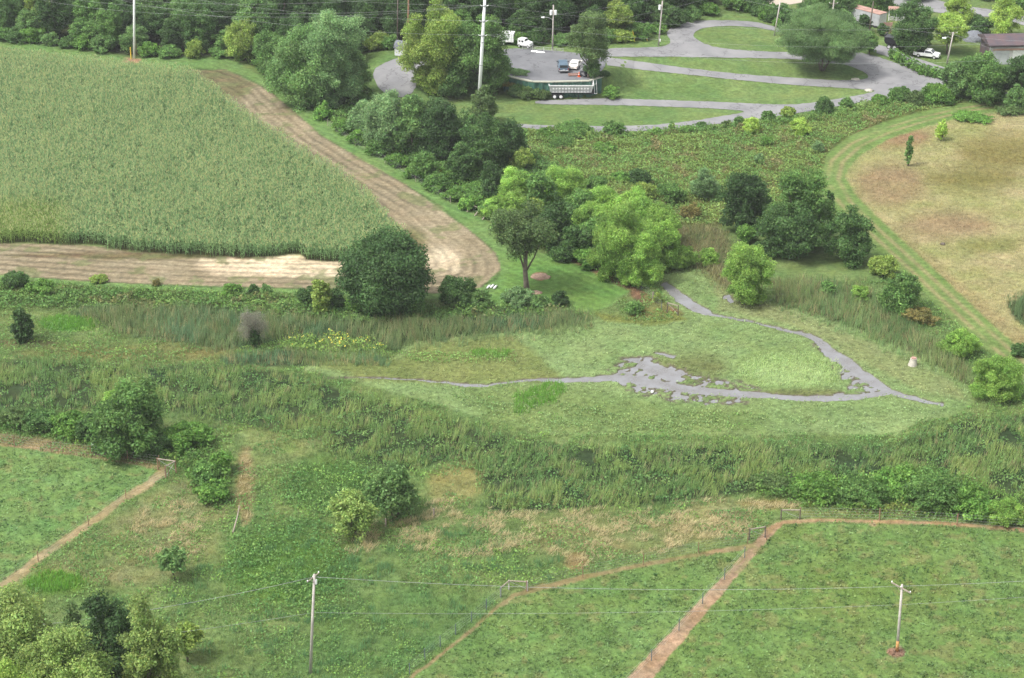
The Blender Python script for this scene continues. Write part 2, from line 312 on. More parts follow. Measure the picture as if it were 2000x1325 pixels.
# (polygon, edge softness px, two picture colours, patch size m)
def ell(cx,cy,rx,ry,n=14): return [(cx+rx*math.cos(2*math.pi*i/n),cy+ry*math.sin(2*math.pi*i/n)) for i in range(n)]
Z=[ (BUILT,3,(116,150,82),(144,168,100),9),
 (WOODS,4,(62,72,42),(80,84,52),6),
 (SCRUB1,4,(105,125,60),(140,140,82),5),
 (SCRUB2,3,(80,100,50),(105,120,60),5),
 (HAY,6,(200,186,138),(170,174,108),5),
 (ell(1745,268,75,20),14,(180,148,114),(172,148,104),5),
 (ell(1740,360,70,40),22,(178,152,116),(174,158,112),6),
 (ell(1700,470,0.1,0.1),1,(170,150,100),(170,150,100),4),
 (ell(1960,300,90,36),22,(150,142,82),(160,150,92),6),
 (ell(1850,440,90,24),22,(168,146,108),(180,160,120),4),
 (ell(1900,350,90,22),22,(160,145,85),(140,140,78),6),
 (ell(1930,480,60,14),12,(140,155,85),(160,155,95),4),
 ([(1700,455),(1760,500),(1900,620),(2060,740),(2060,700),(1900,570),(1760,455)],12,(188,172,122),(165,160,105),4),
 (HEDGE,6,(88,112,58),(105,120,65),5),
 (REEDC,8,(62,84,52),(80,95,58),6),(REEDA,6,(70,92,55),(85,100,60),6),(REEDB,4,(80,95,60),(80,100,60),6),
 (REEDD,5,(98,120,68),(115,118,78),4),(REEDE,7,(105,115,70),(130,122,85),4),(REEDF,4,(90,100,60),(80,100,60),5),
 (MARSH,5,(156,180,116),(138,166,100),5),
 ([(600,705),(780,700),(830,670),(1000,655),(1060,700),(1100,745),(900,752),(700,742)],10,(150,160,95),(132,148,82),4),
 ([(900,755),(1050,750),(1300,790),(1500,800),(1500,850),(1100,852),(950,820)],18,(146,168,100),(126,154,88),3),
 ([(1400,560),(1560,610),(1700,670),(1860,745),(1890,785),(1780,760),(1680,705),(1560,640),(1400,605)],8,(162,172,116),(150,166,104),5),
 (ell(1545,722,105,38),18,(160,188,114),(148,178,102),4),
 (ell(1540,730,70,22),12,(180,204,136),(166,194,120),3),
 (ell(1350,718,70,28),18,(128,140,84),(138,150,92),2.5),(ell(1560,768,90,9),6,(128,138,84),(140,150,92),2.5),
 (ell(1050,580,60,6),2,(168,140,104),(150,130,95),2),
 ([(1090,500),(1140,525),(1200,555),(1250,590),(1300,612),(1335,618),(1325,606),(1280,585),(1230,556),(1160,522),(1105,497)],3,(160,126,98),(138,116,84),2),
 ([(1260,575),(1300,590),(1320,625),(1260,632),(1210,626),(1240,610)],5,(150,150,88),(130,135,78),3),
 ([(1160,612),(1260,622),(1330,612),(1340,628),(1260,636),(1180,628)],4,(150,160,85),(135,150,80),3),
 (PASTR,2,(118,152,78),(136,164,92),3.2),(PASTM,3,(118,152,80),(136,166,94),3.5),(PASTL,2.5,(120,158,86),(136,168,96),5),
 (ell(1700,1150,150,40),60,(120,152,72),(130,155,80),2.5),
 ([(560,1330),(620,1180),(800,1140),(960,1170),(930,1230),(800,1330)],26,(120,150,82),(105,142,78),3),
 ([(340,935),(460,960),(420,1080),(300,1150),(120,1130),(60,1130),(230,1010)],12,(134,156,88),(158,158,108),4),
 ([(0,846),(60,852),(200,880),(320,908),(320,914),(200,894),(80,878),(0,866),(-100,850)],3,(165,150,108),(150,142,95),3),
 (ell(890,945,55,42),14,(168,162,102),(150,155,92),2.5),(ell(700,1050,60,28),22,(146,156,98),(124,150,82),3),
 (ell(1180,1050,170,40),30,(138,156,92),(160,156,106),2.6),(ell(1390,1015,80,38),18,(172,164,116),(146,158,98),2.2),
 (ell(1130,1098,26,18),7,(182,162,112),(165,150,100),2),(ell(1500,985,60,10),6,(172,158,108),(150,148,90),2),
 (ell(560,865,80,26),24,(134,158,86),(158,160,106),4),(ell(480,950,18,80),8,(175,158,112),(140,140,85),3),
 (ell(650,950,90,60),26,(90,128,62),(108,140,68),4),(ell(560,1110,120,80),34,(86,128,60),(112,150,66),4),
 (ell(110,1140,60,22),12,(118,158,52),(104,145,55),3),
 (ell(350,635,120,20),16,(104,130,66),(150,140,95),4),(ell(130,632,62,15),4,(120,165,55),(96,160,62),3),
 (ell(250,690,230,18),14,(150,148,90),(128,140,80),4),(ell(30,620,70,30),12,(138,155,90),(120,145,80),4),
 (ell(30,670,80,8),6,(120,112,80),(140,140,90),4),
 (ell(1780,1000,240,9),6,(160,162,105),(140,150,88),3),
 (PLOW,2.5,(206,190,156),(188,172,138),6),
 ([(395,125),(440,136),(482,150),(500,165),(470,195),(420,180),(372,150)],8,(146,146,100),(160,145,110),3),
 ([(395,498),(600,498),(680,508),(680,545),(600,540),(420,535),(380,520)],8,(300,276,234),(262,240,200),4),
 (ell(868,510,36,30),10,(270,250,212),(232,212,176),2.5),
 (ell(270,500,260,7),5,(120,130,78),(165,140,108),2.5),
 (ell(800,470,30,26),14,(140,148,92),(170,150,112),2),
 (CORN,3,(70,78,42),(84,84,52),4),
 (LAWNSTRIP,2,(118,158,84),(136,168,98),6),
 ([(1000,500),(1100,505),(1230,570),(1150,612),(960,590),(985,545)],8,(116,160,80),(128,165,84),5),
 (TRACK,3,(122,156,80),(140,164,94),3),
 (RDPATH,1.6,(200,172,140),(184,156,122),3),(REDPATH,1.6,(200,164,126),(180,158,114),3),(LOPATH,2,(190,164,124),(140,140,86),3),
 (LEPATH,2.5,(204,184,142),(164,152,104),3),(LTPATH,1.6,(198,172,132),(160,152,104),3),
 (ell(258,118,20,5),2,(205,165,130),(190,150,120),2),(ell(1054,540,15,7),2,(190,150,120),(165,125,98),1),
 (ell(1750,1275,18,10),1.5,(196,156,130),(172,132,106),1),(ell(1705,1027,9,3),2,(205,185,150),(180,160,120),1),
]
KA=0.41
def flow(px,py,x,y):
    """picture colour -> albedo of the ground at these points"""
    wx=(fbm(x,y,2.2,91,3)-.5)*16; wy=(fbm(x,y,2.2,57,3)-.5)*9
    sx=(vnoise(x*2,y*2,3)-.5)*2.5; sy=(vnoise(x*2,y*2,4)-.5)*2
    n0=cn(fbm(x,y,5,11)); n1=cn(fbm(x,y,1.6,12))
    c=lin((112,144,78))*(1-n0[:,None])+lin((144,162,98))*n0[:,None]
    paths={id(q) for q in (RDPATH,REDPATH,LOPATH,LEPATH,LTPATH)}
    hard={id(q) for q in (LAWNSTRIP,RDPATH,REDPATH,LEPATH,LTPATH,PASTR,PASTL,TRACK,BUILT,CORN,PLOW)}
    for k,(poly,soft,a,b,ns) in enumerate(Z):
        lo=np.min(poly,0)-soft-14; hi=np.max(poly,0)+soft+14
        m=(px>lo[0])&(px<hi[0])&(py>lo[1])&(py<hi[1])
        if not m.any(): continue
        f=.5 if id(poly) in paths else (0.15 if id(poly) in hard else 1.0)
        d=sdpoly(px[m]+wx[m]*f+sx[m],py[m]+wy[m]*f+sy[m],poly)
        al=(1-smooth(-soft,soft,d))[:,None]
        n=cn(fbm(x[m],y[m],ns,200+k*3))[:,None]
        c[m]=c[m]*(1-al)+(lin(a)*(1-n)+lin(b)*n)*al
    # furrows in the tilled strip
    d=inside(PLOW,px,py); m=d<0
    if m.any():
        W=np.array([list(ray(*q)) for q in FURROW]); xx,yy=x[m],y[m]; dm=np.full(xx.shape,1e9)
        for i in range(len(W)-1):
            ax,ay=W[i]; ex,ey=W[i+1]-W[i]; t=np.clip(((xx-ax)*ex+(yy-ay)*ey)/(ex*ex+ey*ey),0,1)
            dm=np.minimum(dm,np.hypot(xx-ax-ex*t,yy-ay-ey*t))
        fu=.5+.5*np.sin(dm*2*math.pi/1.9+2*vnoise(xx/3,yy/3,77)); st=fbm(xx,yy,9,41)
        c[m]*=(1-.42*fu*(.5+.5*smooth(.3,.55,st)))[:,None]
        fine=.5+.5*np.sin(dm*2*math.pi/.95); c[m]*=(1-.16*fine)[:,None]
        g=smooth(.58,.68,fbm(xx,yy,3.0,42))*.7
        g=g[:,None]; c[m]=c[m]*(1-g)+lin((140,148,98))*g
    # wheel marks on the mown track
    cl=[(1960,203),(1880,215),(1800,234),(1730,256),(1670,284),(1635,316),(1626,350),(1650,395),(1695,440),(1750,490),(1810,545),(1870,602),(1935,662),(2060,770)]
    m=inside(TRACK,px,py)<0
    if m.any():
        W=np.array([list(ray(*q)) for q in cl]); xx,yy=x[m],y[m]; dm=np.full(xx.shape,1e9)
        for i in range(len(W)-1):
            ax,ay=W[i]; ex,ey=W[i+1]-W[i]; t=np.clip(((xx-ax)*ex+(yy-ay)*ey)/(ex*ex+ey*ey),0,1)
            dm=np.minimum(dm,np.hypot(xx-ax-ex*t,yy-ay-ey*t))
        g=np.exp(-((dm-.95)/.42)**2)*1.0*smooth(.2,.5,fbm(xx,yy,6,43)); g=g[:,None]
        c[m]=c[m]*(1-g)+lin((176,168,118))*g
    # mowing stripes on the short strip by the field
    m=inside(LAWNSTRIP,px,py)<0
    if m.any(): c[m]*=(1+.10*np.sin((x[m]*.75+y[m]*.66)*2*math.pi/1.6))[:,None]
    m=inside(MARSH,px,py)<2
    if m.any():
        q=np.abs(fbm(x[m],y[m],1.7,601,3)-.5); q2=np.abs(fbm(x[m],y[m],.9,611,2)-.5); g=np.maximum((1-smooth(0,.018,q))*.42,(1-smooth(0,.02,q2))*.28)
        c[m]*=(1-g)[:,None]
    hv=fbm(x,y,2.3,701,3)-.5; hb=fbm(x,y,1.1,705,3)-.5; hs=np.where((inside(PLOW,px,py)<4)|(inside(HAY,px,py)<0)|(inside(TRACK,px,py)<0),.12,np.where(inside(MARSH,px,py)<2,.16,.34)); hv=hv*hs; hb=hb*hs
    c=c*np.stack([1+.75*hv+.35*hb,1+.12*hb,1-.35*hv+.5*hb],1).clip(.6,1.5)
    for q_,lo_ in ((PASTR,.60),(PASTM,.62),(PASTL,.63)):
        m=inside(q_,px,py)<-2
        if m.any():
            t=smooth(lo_,lo_+.1,fbm(x[m],y[m],1.5,711,4))[:,None]*.5; c[m]=c[m]*(1-t)+lin((158,156,100))*t
    c*=(.86+.28*n1)[:,None]
    return c*KA
def waterdepth(px,py,x,y):
    wx=(fbm(x,y,1.1,191,3)-.5)*9; wy=(fbm(x,y,1.1,157,3)-.5)*5
    dep=np.zeros(px.shape)
    for q in WATER:
        d=inside(q,px+wx,py+wy); dep=np.maximum(dep,smooth(2.0,-2.5,d))
    h=-.34*dep
    for q in MUD:
        d=inside(q,px+wx*2,py+wy*2); a=smooth(6,-8,d)
        n=fbm(x,y,1.0,71,4)
        h=np.minimum(h,-a*(.105+.9*(n-.5)+.25*(vnoise(x/.45,y/.45,78)-.5)))
    m2=smooth(3,-8,inside(MARSH,px,py))
    return h,m2,dep
# ------------------------------------------------------------ the ground: one continuous sheet, cut along land use
tt=np.concatenate([-np.geomspace(12,.364,24)[:-1],np.arange(-.36,.3601,.0011),np.geomspace(.364,12,24)[1:]])
ys=[-60,-20,20,60,90,115,135,150]
y=160.0
while y<452: ys.append(y); y+=.26+.0006*(y-160)
s=1.0
while y<3500: ys.append(y); s*=1.22; y+=s
ys=np.array(ys); TT,YY=np.meshgrid(tt,ys); XX=TT*np.maximum(YY,80)
gx,gy=XX.ravel(),YY.ravel()
gz=hgt(gx,gy); px,py=proj(gx,gy,gz)
vis=(px>-220)&(px<2220)&(py>-180)&(py<1480)&(gy>120)
colr=np.tile(lin((104,134,66))*KA,(len(gx),1))
colr[vis]=flow(px[vis],py[vis],gx[vis],gy[vis])
wd,ms,dep=waterdepth(px[vis],py[vis],gx[vis],gy[vis])
mudc=lin((120,108,98))*KA
k=smooth(-.015,-.09,wd)[:,None]*.9; colr[vis]=colr[vis]*(1-k)+mudc*k
gz[vis]+=wd+(fbm(gx[vis],gy[vis],.9,33,2)-.5)*.10*(1-ms)+ms*.05*(fbm(gx[vis],gy[vis],.8,35,2))
nr,nc=XX.shape
idx=np.arange(nr*nc).reshape(nr,nc)
F=np.stack([idx[:-1,:-1].ravel(),idx[:-1,1:].ravel(),idx[1:,1:].ravel(),idx[1:,:-1].ravel()],1)
Vg=np.stack([gx,gy,gz],1)
fpx=px[F].mean(1); fpy=py[F].mean(1); fv=vis[F].all(1)
cls=np.zeros(len(F),int)
LAND=[('lawn',[BUILT]),('plowed_field',[PLOW]),('corn_field_soil',[CORN]),('marsh',[MARSH]),('hay_field',[HAY]),('pasture',[PASTR,PASTM,PASTL]),('grass_strip',[LAWNSTRIP]),('grass_track',[TRACK]),('dirt_path',[RDPATH,REDPATH,LOPATH,LEPATH,LTPATH])]
for i,(nm,pl) in enumerate(LAND):
    for q in pl: cls[(inside(q,fpx,fpy)<0)&fv]=i+1
for i,nm in enumerate(['ground']+[a for a,b in LAND]):
    ff=F[cls==i]
    if not len(ff): continue
    u,inv=np.unique(ff,return_inverse=True)
    me=mesh_np(nm,Vg[u],inv.reshape(-1,4),colr[u],M['ground']); me.polygons.foreach_set('use_smooth',np.ones(len(ff),bool))
    tag(link(nm,me),kind='structure')
# water sheet lying in the carved channels
a=[ray(px_,py_,-.1) for px_,py_ in ((700,700),(1900,700),(1900,830),(700,830))]; b=[ray(px_,py_,-.1) for px_,py_ in ((1250,540),(1900,560),(1900,700),(1250,700))]
W_=MB(); W_.v=[(q[0],q[1],-.115) for q in a+b]; W_.f=[(3,2,1,0),(7,6,5,4)]
tag(W_.build('water',M['water']),kind='structure')
# ------------------------------------------------------------ roads and the parking lot
def densify(poly,step=9):
    out=[]
    for i in range(len(poly)):
        a,b=poly[i],poly[(i+1)%len(poly)]; n=max(1,int(math.hypot(b[0]-a[0],(b[1]-a[1])*2)/step))
        out+=[(a[0]+(b[0]-a[0])*k/n,a[1]+(b[1]-a[1])*k/n) for k in range(n)]
    return out
def smoothpoly(poly,it=1):
    for _ in range(it):
        q=[]
        for i in range(len(poly)):
            a,b=poly[i],poly[(i+1)%len(poly)]; q+=[(a[0]*.75+b[0]*.25,a[1]*.75+b[1]*.25),(a[0]*.25+b[0]*.75,a[1]*.25+b[1]*.75)]
        poly=q
    return poly
def sheet(name,outers,holes,material,dz=.06,z=None,sm=1):
    jg=random.Random(3); jit=lambda P_:[(a+jg.uniform(-1.3,1.3),b+jg.uniform(-.4,.4)) for a,b in P_]
    outers=[jit(densify(smoothpoly(p,sm),6)) for p in outers]; holes=[jit(densify(smoothpoly(p,sm),6)) for p in holes]
    V=[];E=[]
    for lp in outers+holes:
        n=len(V); V+=lp; E+=[(n+i,n+(i+1)%len(lp)) for i in range(len(lp))]
    A=np.array(V); xs=np.arange(A[:,0].min(),A[:,0].max(),14); y_=np.arange(A[:,1].min(),A[:,1].max(),5)
    gX,gY=np.meshgrid(xs,y_); gX=gX.ravel(); gY=gY.ravel()
    def reg(X,Y):
        i=np.zeros(X.shape,bool)
        for p in outers: i|=sdpoly(X,Y,p)<0
        for p in holes: i&=~(sdpoly(X,Y,p)<0)
        return i
    k=reg(gX,gY); V+=list(zip(gX[k],gY[k]))
    vo,eo,fo,_,_,_=geometry.delaunay_2d_cdt([Vector(v) for v in V],E,[],0,1e-4)
    ce=np.array([[sum(vo[i][0] for i in f)/3,sum(vo[i][1] for i in f)/3] for f in fo]); k=reg(ce[:,0],ce[:,1])
    P=[(G(v[0],v[1],0.0)+Vector((0,0,dz))) if z is None else Vector((*ray(v[0],v[1],z),z)) for v in vo]
    me=bpy.data.meshes.new(name); ff=[tuple(f) for f,kk in zip(fo,k) if kk]; me.from_pydata(P,[],ff); me.update()
    if me.polygons[0].normal.z<0: me.flip_normals()
    me.materials.append(material); return tag(link(name,me),kind='structure')
ISL=[[(1353,68),(1360,60),(1385,53),(1430,51),(1480,54),(1500,58),(1530,66),(1562,75),(1596,88),(1604,98),(1560,102),(1530,103),(1450,99),(1400,94),(1370,84),(1357,76)],
 [(1187,111),(1240,111.5),(1300,111.5),(1400,113),(1530,115),(1600,120),(1650,127),(1680,137),(1697,148),(1692,156),(1640,158),(1550,153),(1450,146),(1350,135),(1250,121),(1196,114)]]
OUT=[(1182,97),(1200,94.5),(1250,94),(1296,92),(1312,83),(1303,71),(1302,62),(1318,49),(1350,41.5),(1400,40),(1470,42),(1510,52),(1540,62),(1580,76),(1640,94),(1690,106),(1720,113),(1760,128),(1800,143),(1850,156),(1900,170),(1960,180),(2150,215),(2150,235),(1990,200),(1920,190),(1850,178),(1810,182),(1760,190),(1700,197),(1640,208),(1580,218),(1500,231),(1400,243),(1300,254),(1200,259),(1080,257),(1005,248),(1000,243),(1015,243),(1100,247),(1250,247),(1350,238),(1420,226),(1466,218),(1400,213),(1300,209),(1200,206),(1100,205),(1046,204),(1044,197),(1090,196),(1166,193),(1200,193),(1350,198),(1450,202),(1540,206),(1600,200),(1660,190),(1700,182),(1712,177),(1640,172),(1550,167),(1450,158),(1350,147),(1250,137),(1200,130),(1182,128)]
sheet('road',[OUT],ISL,M['asphalt'],.06)
DRIVE=[(728,150),(732,136),(745,126),(775,114),(815,107),(880,102),(960,99),(984,99),(985,125),(960,132),(900,130),(850,133),(822,150),(812,172),(800,187),(780,192),(752,185),(736,168)]
sheet('driveway',[DRIVE],[],M['asphalt'],.07)
Wt=[Vector((*ray(a,b,0),3.06)) for a,b in WALL]
LOT=[(984,96.5),(1010,94.5),(1060,98),(1100,101),(1166,108),(1184,116),(1182,129),(1172,143),(1163,156)]
def lotsheet():
    pts=[Vector((*ray(a,b,3.06),3.06)) for a,b in LOT]+[Vector((p.x,p.y+.02,3.06)) for p in Wt[::-1]]
    lp=densify([(p.x,p.y) for p in pts],6); E=[(i,(i+1)%len(lp)) for i in range(len(lp))]
    vo,eo,fo,_,_,_=geometry.delaunay_2d_cdt([Vector(v) for v in lp],E,[],1,1e-4)
    me=bpy.data.meshes.new('parking_lot'); me.from_pydata([(v[0],v[1],3.075) for v in vo],[],[tuple(f) for f in fo]); me.update()
    if me.polygons[0].normal.z<0: me.flip_normals()
    me.materials.append(M['asphalt_dark']); tag(link('parking_lot',me),kind='structure')
lotsheet()
sheet('gravel_drive',[[(1690,84),(1712,86),(1760,104),(1800,118),(1850,134),(1880,150),(1880,162),(1850,152),(1800,134),(1750,117),(1700,100),(1680,92)]],[],M['asphalt'],.08)
sheet('highway',[[(1700,-14),(1800,-6),(1865,9),(1930,19),(2000,33),(2150,64),(2150,84),(2000,50),(1930,34),(1875,30),(1800,22),(1737,9),(1690,0)]],[],M['asphalt'],.08,sm=0)
sheet('gravel_yard',[[(1480,-20),(1560,-20),(1600,-4),(1560,8),(1500,12),(1475,4)]],[],plain('pale_gravel',(.42,.36,.29),.95,noise=.25),.05)
#@@VEG
# ------------------------------------------------------------ ground cover (stuff)
def region(polys,dens,excl=(),margin=0,fe=2.0):
    B=[]
    for p in polys:
        for q in p:
            v=ray(min(max(q[0],-180),2180),min(max(q[1],-120),1430),0); B.append(v)
    B=np.array(B); lo=B.min(0); hi=B.max(0)
    n=int(dens*(hi[0]-lo[0])*(hi[1]-lo[1]))
    x=rng.uniform(lo[0],hi[0],n); y=rng.uniform(lo[1],hi[1],n); z=hgt(x,y); px,py=proj(x,y,z)
    k=(px>-120)&(px<2120)&(py>-60)&(py<1400); x,y,z,px,py=x[k],y[k],z[k],px[k],py[k]
    wx=(fbm(x,y,2.2,91,3)-.5)*14; wy=(fbm(x,y,2.2,57,3)-.5)*8
    i=np.zeros(x.shape,bool)
    jx=rng.normal(0,fe,x.shape)
    for p in polys: i|=inside(p,px+wx,py+wy)+jx<0
    for p in excl: i&=inside(p,px+wx*.12,py+wy*.12)>margin
    return x[i],y[i],z[i],px[i],py[i]
def notwater(r,lim=-.04):
    wd,_,_=waterdepth(r[3],r[4],r[0],r[1]); k=wd>lim; return tuple(a[k] for a in r)
def ssub(r,k): return tuple(a[k] for a in r)
def shade(c,n,lo=.75,hi=1.3,hue=.12):
    v=rng.uniform(lo,hi,n)[:,None]; c=np.repeat(c,n//len(c),0) if len(c)!=n else c
    j=rng.uniform(-hue,hue,n); return c*v*np.stack([1+j,np.ones(n),1-j*.6],1)
def blades(r,nb,h,wd,spread,lean,col,wind=(0,0),var=(.75,1.3),hue=.12):
    """nb tapering blades per point -> verts, tris, colours"""
    x,y,z=r[:3]; n=len(x)*nb
    X=np.repeat(x,nb)+rng.normal(0,spread,n); Y=np.repeat(y,nb)+rng.normal(0,spread,n); Zz=np.repeat(z,nb)-.03
    hh=(np.repeat(h,nb) if hasattr(h,'__len__') else h)*rng.uniform(.6,1.1,n)
    a=rng.uniform(0,2*math.pi,n); l=hh*lean*rng.uniform(.2,1.2,n)
    wx_,wy_=(np.repeat(wind[0],nb),np.repeat(wind[1],nb)) if hasattr(wind[0],'__len__') else wind
    tx=X+np.cos(a)*l+wx_*hh; ty=Y+np.sin(a)*l+wy_*hh
    b=rng.uniform(0,math.pi,n); w_=wd*rng.uniform(.7,1.3,n)*.5
    V=np.empty((n,3,3)); V[:,0]=np.stack([X-np.cos(b)*w_,Y-np.sin(b)*w_,Zz],1); V[:,1]=np.stack([X+np.cos(b)*w_,Y+np.sin(b)*w_,Zz],1); V[:,2]=np.stack([tx,ty,Zz+hh],1)
    c=shade(np.repeat(col,nb,0),n,var[0],var[1],hue)
    return V.reshape(-1,3),np.arange(3*n).reshape(-1,3),np.repeat(c,3,0)
def cards(P,Nn,size,elong,col,var=(.75,1.3),hue=.1,droop=0.0):
    """diamond leaves at P with normals Nn"""
    n=len(P); Nn=Nn/np.linalg.norm(Nn,axis=1)[:,None]
    t=rng.normal(size=(n,3)); t[:,2]-=droop*2
    t-=Nn*(t*Nn).sum(1)[:,None]; t/=np.linalg.norm(t,axis=1)[:,None]; b=np.cross(Nn,t)
    s=(size*rng.uniform(.65,1.35,n))[:,None]*.5; e=s/elong
    V=np.empty((n,4,3)); V[:,0]=P-t*s; V[:,1]=P+b*e+t*s*.1; V[:,2]=P+t*s; V[:,3]=P-b*e+t*s*.1
    c=shade(col,n,var[0],var[1],hue)
    return V.reshape(-1,3),np.arange(4*n).reshape(-1,4),np.repeat(c,4,0)
def rnd3(n,up=.6):
    v=rng.normal(size=(n,3)); v/=np.linalg.norm(v,axis=1)[:,None]; v[:,2]+=up; return v
def stuff(name,parts,label,cat,material=None):
    V=[];F=[];C=[];n=0
    for v,f,c in parts:
        if f.shape[1]==3: f=np.concatenate([f,f[:,2:]],1)     # keep one face size; fixed below
        V.append(v);F.append(f+n);C.append(c);n+=len(v)
    V=np.concatenate(V);F=np.concatenate(F);C=np.concatenate(C)
    tri=F[:,2]==F[:,3]; me=bpy.data.meshes.new(name); me.vertices.add(len(V)); me.vertices.foreach_set('co',V.astype(np.float32).ravel())
    lens=np.where(tri,3,4); keep=np.ones(F.shape,bool); keep[tri,3]=False; L_=F[keep].astype(np.int32)
    me.loops.add(len(L_)); me.loops.foreach_set('vertex_index',L_); me.polygons.add(len(F))
    me.polygons.foreach_set('loop_start',np.concatenate([[0],np.cumsum(lens)[:-1]]).astype(np.int32))
    a=me.color_attributes.new('Col','FLOAT_COLOR','POINT'); cc=np.ones((len(V),4),np.float32); cc[:,:3]=C; a.data.foreach_set('color',cc.ravel())
    me.update(calc_edges=True); me.materials.append(material or M['grass'])
    return tag(link(name,me),label,cat,kind='stuff')
def mixc(a,b,t): return lin(a)*(1-t[:,None])+lin(b)*t[:,None]
KV=.62
# corn
r=region([CORN],5.5)
k=fbm(r[0],r[1],1.2,301)>.12; r=ssub(r,k)
edge=np.abs(inside(CORN,r[3],r[4])); n0=cn(fbm(r[0],r[1],12,303)); n1=cn(fbm(r[0],r[1],3.0,304),2)
hh=2.15+.5*n0+.25*n1; hh*=rng.uniform(.88,1.08,len(hh))
base=mixc((104,144,82),(134,164,100),n1*.6+n0*.3)*KV*1.5
ym=smooth(60,0,r[3]-100)*smooth(395,430,r[4]); base=base*(1-ym[:,None]*.7)+lin((150,180,60))*KV*ym[:,None]*.7
nl=7; n=len(r[0])*nl
X=np.repeat(r[0],nl);Y=np.repeat(r[1],nl);HH=np.repeat(hh,nl); lv=np.tile(np.linspace(.22,.9,nl),len(r[0]))*HH
a=rng.uniform(0,6.28,n); ln=rng.uniform(.45,.8,n); ca,sa=np.cos(a),np.sin(a); wv=.055
V=np.empty((n,4,3)); V[:,0]=np.stack([X,Y,lv],1); mx=np.stack([X+ca*ln*.55,Y+sa*ln*.55,lv+.28*ln],1)
V[:,1]=mx+np.stack([-sa*wv,ca*wv,0*ca],1); V[:,2]=np.stack([X+ca*ln,Y+sa*ln,lv-.1*ln+.05],1); V[:,3]=mx-np.stack([-sa*wv,ca*wv,0*ca],1)
leafp=(V.reshape(-1,3),np.arange(4*n).reshape(-1,4),np.repeat(shade(np.repeat(base,nl,0),n,.75,1.3,.08),4,0))
top=(r[0],r[1],hh-.28)
tas=blades(top,3,.5,.09,.05,.5,mixc((186,184,124),(160,172,112),rng.uniform(0,1,len(hh)))*KV*1.45,var=(.8,1.2))
stk=blades((r[0],r[1],r[2]),1,hh,.06,.02,.03,base*.9)
stuff('corn_crop',[leafp,tas,stk],'tall green corn crop with tan tassels filling the field','corn')
# cattails
def reedset(poly,dens,h,cola,colb,tan=.12,wind=(.1,0),thr=.25):
    r=region([poly],dens,excl=[PASTR,PASTL],fe=9); k=fbm(r[0],r[1],2.4,311)>thr; r=notwater(ssub(r,k))
    n0=cn(fbm(r[0],r[1],7,312),2); n1=fbm(r[0],r[1],1.8,313)
    edge=smooth(0,14,-inside(poly,r[3],r[4]))
    hh=h*(.55+.3*n0+.45*n1)*(.72+.28*edge)
    c=mixc(cola,colb,cn(n0+.5*(vnoise(r[0]/.9,r[1]/.9,9)-.5)))*KV*2.35; t=(rng.uniform(0,1,len(hh))<tan)[:,None]; c=np.where(t,lin((176,170,118))*KV*1.6,c)
    wind=(wind[0]+(fbm(r[0],r[1],1.4,321,2)-.5)*.8,wind[1]+(fbm(r[0],r[1],2.2,331,2)-.5)*.8)
    return blades(r,6,hh,.07,.16,.28,c,wind,var=(.62,1.4),hue=.1)
P_=[reedset(REEDA,5.5,1.9,(92,124,82),(112,130,78),.16,(.08,0)),reedset(REEDB,5,1.7,(88,126,84),(110,128,74),.25,(.0,0)),
    reedset(REEDC,4.8,1.4,(104,138,74),(136,156,82),.12,(.16,-.05),.45),reedset(REEDD,5,1.8,(102,134,78),(126,144,86),.18,(0,0)),
    reedset(REEDE,4,1.3,(108,124,74),(138,134,90),.3),reedset(REEDF,5,2,(92,118,72),(100,125,76),.1)]
stuff('cattail_reeds',P_,'tall blue-green cattail reeds standing round the marsh','reeds')
# leafy weeds: leaves spread over an uneven canopy
def forbs(polys,dens,h,ca,cb,cc,size=.34,excl=(),sc=2.6,thr=0,seed=400,gain=1.0):
    r=region(polys,dens,excl)
    c0=fbm(r[0],r[1],sc,seed,3); k=(c0>thr)&(waterdepth(r[3],r[4],r[0],r[1])[0]>-.04); r=ssub(r,k); c0=c0[k]
    lump=cn(fbm(r[0],r[1],sc*.55,seed+5,3),2.2)
    z=r[2]+h*(.15+1.1*lump)*cn(c0+.15,1.2)*rng.uniform(.35,1,len(c0))
    n1=cn(fbm(r[0],r[1],sc*1.3,seed+9,3),2.2); n2=smooth(.6,.75,fbm(r[0],r[1],sc*.9,seed+14,3))
    c=(mixc(ca,cb,n1)*(1-n2[:,None])+lin(cc)*n2[:,None])*KV*gain*1.5
    return cards(np.stack([r[0],r[1],z],1),rnd3(len(z),.7),size,1.6,c,var=(.62,1.4),hue=.16)
HARD=[PASTR,PASTM,PASTL,LAWNSTRIP,PLOW,CORN,BUILT,WOODS,TRACK,HAY,RDPATH,REDPATH,LOPATH,LEPATH,MARSH]
LOW=[(-160,548),(2150,548),(2150,1400),(-160,1400)]
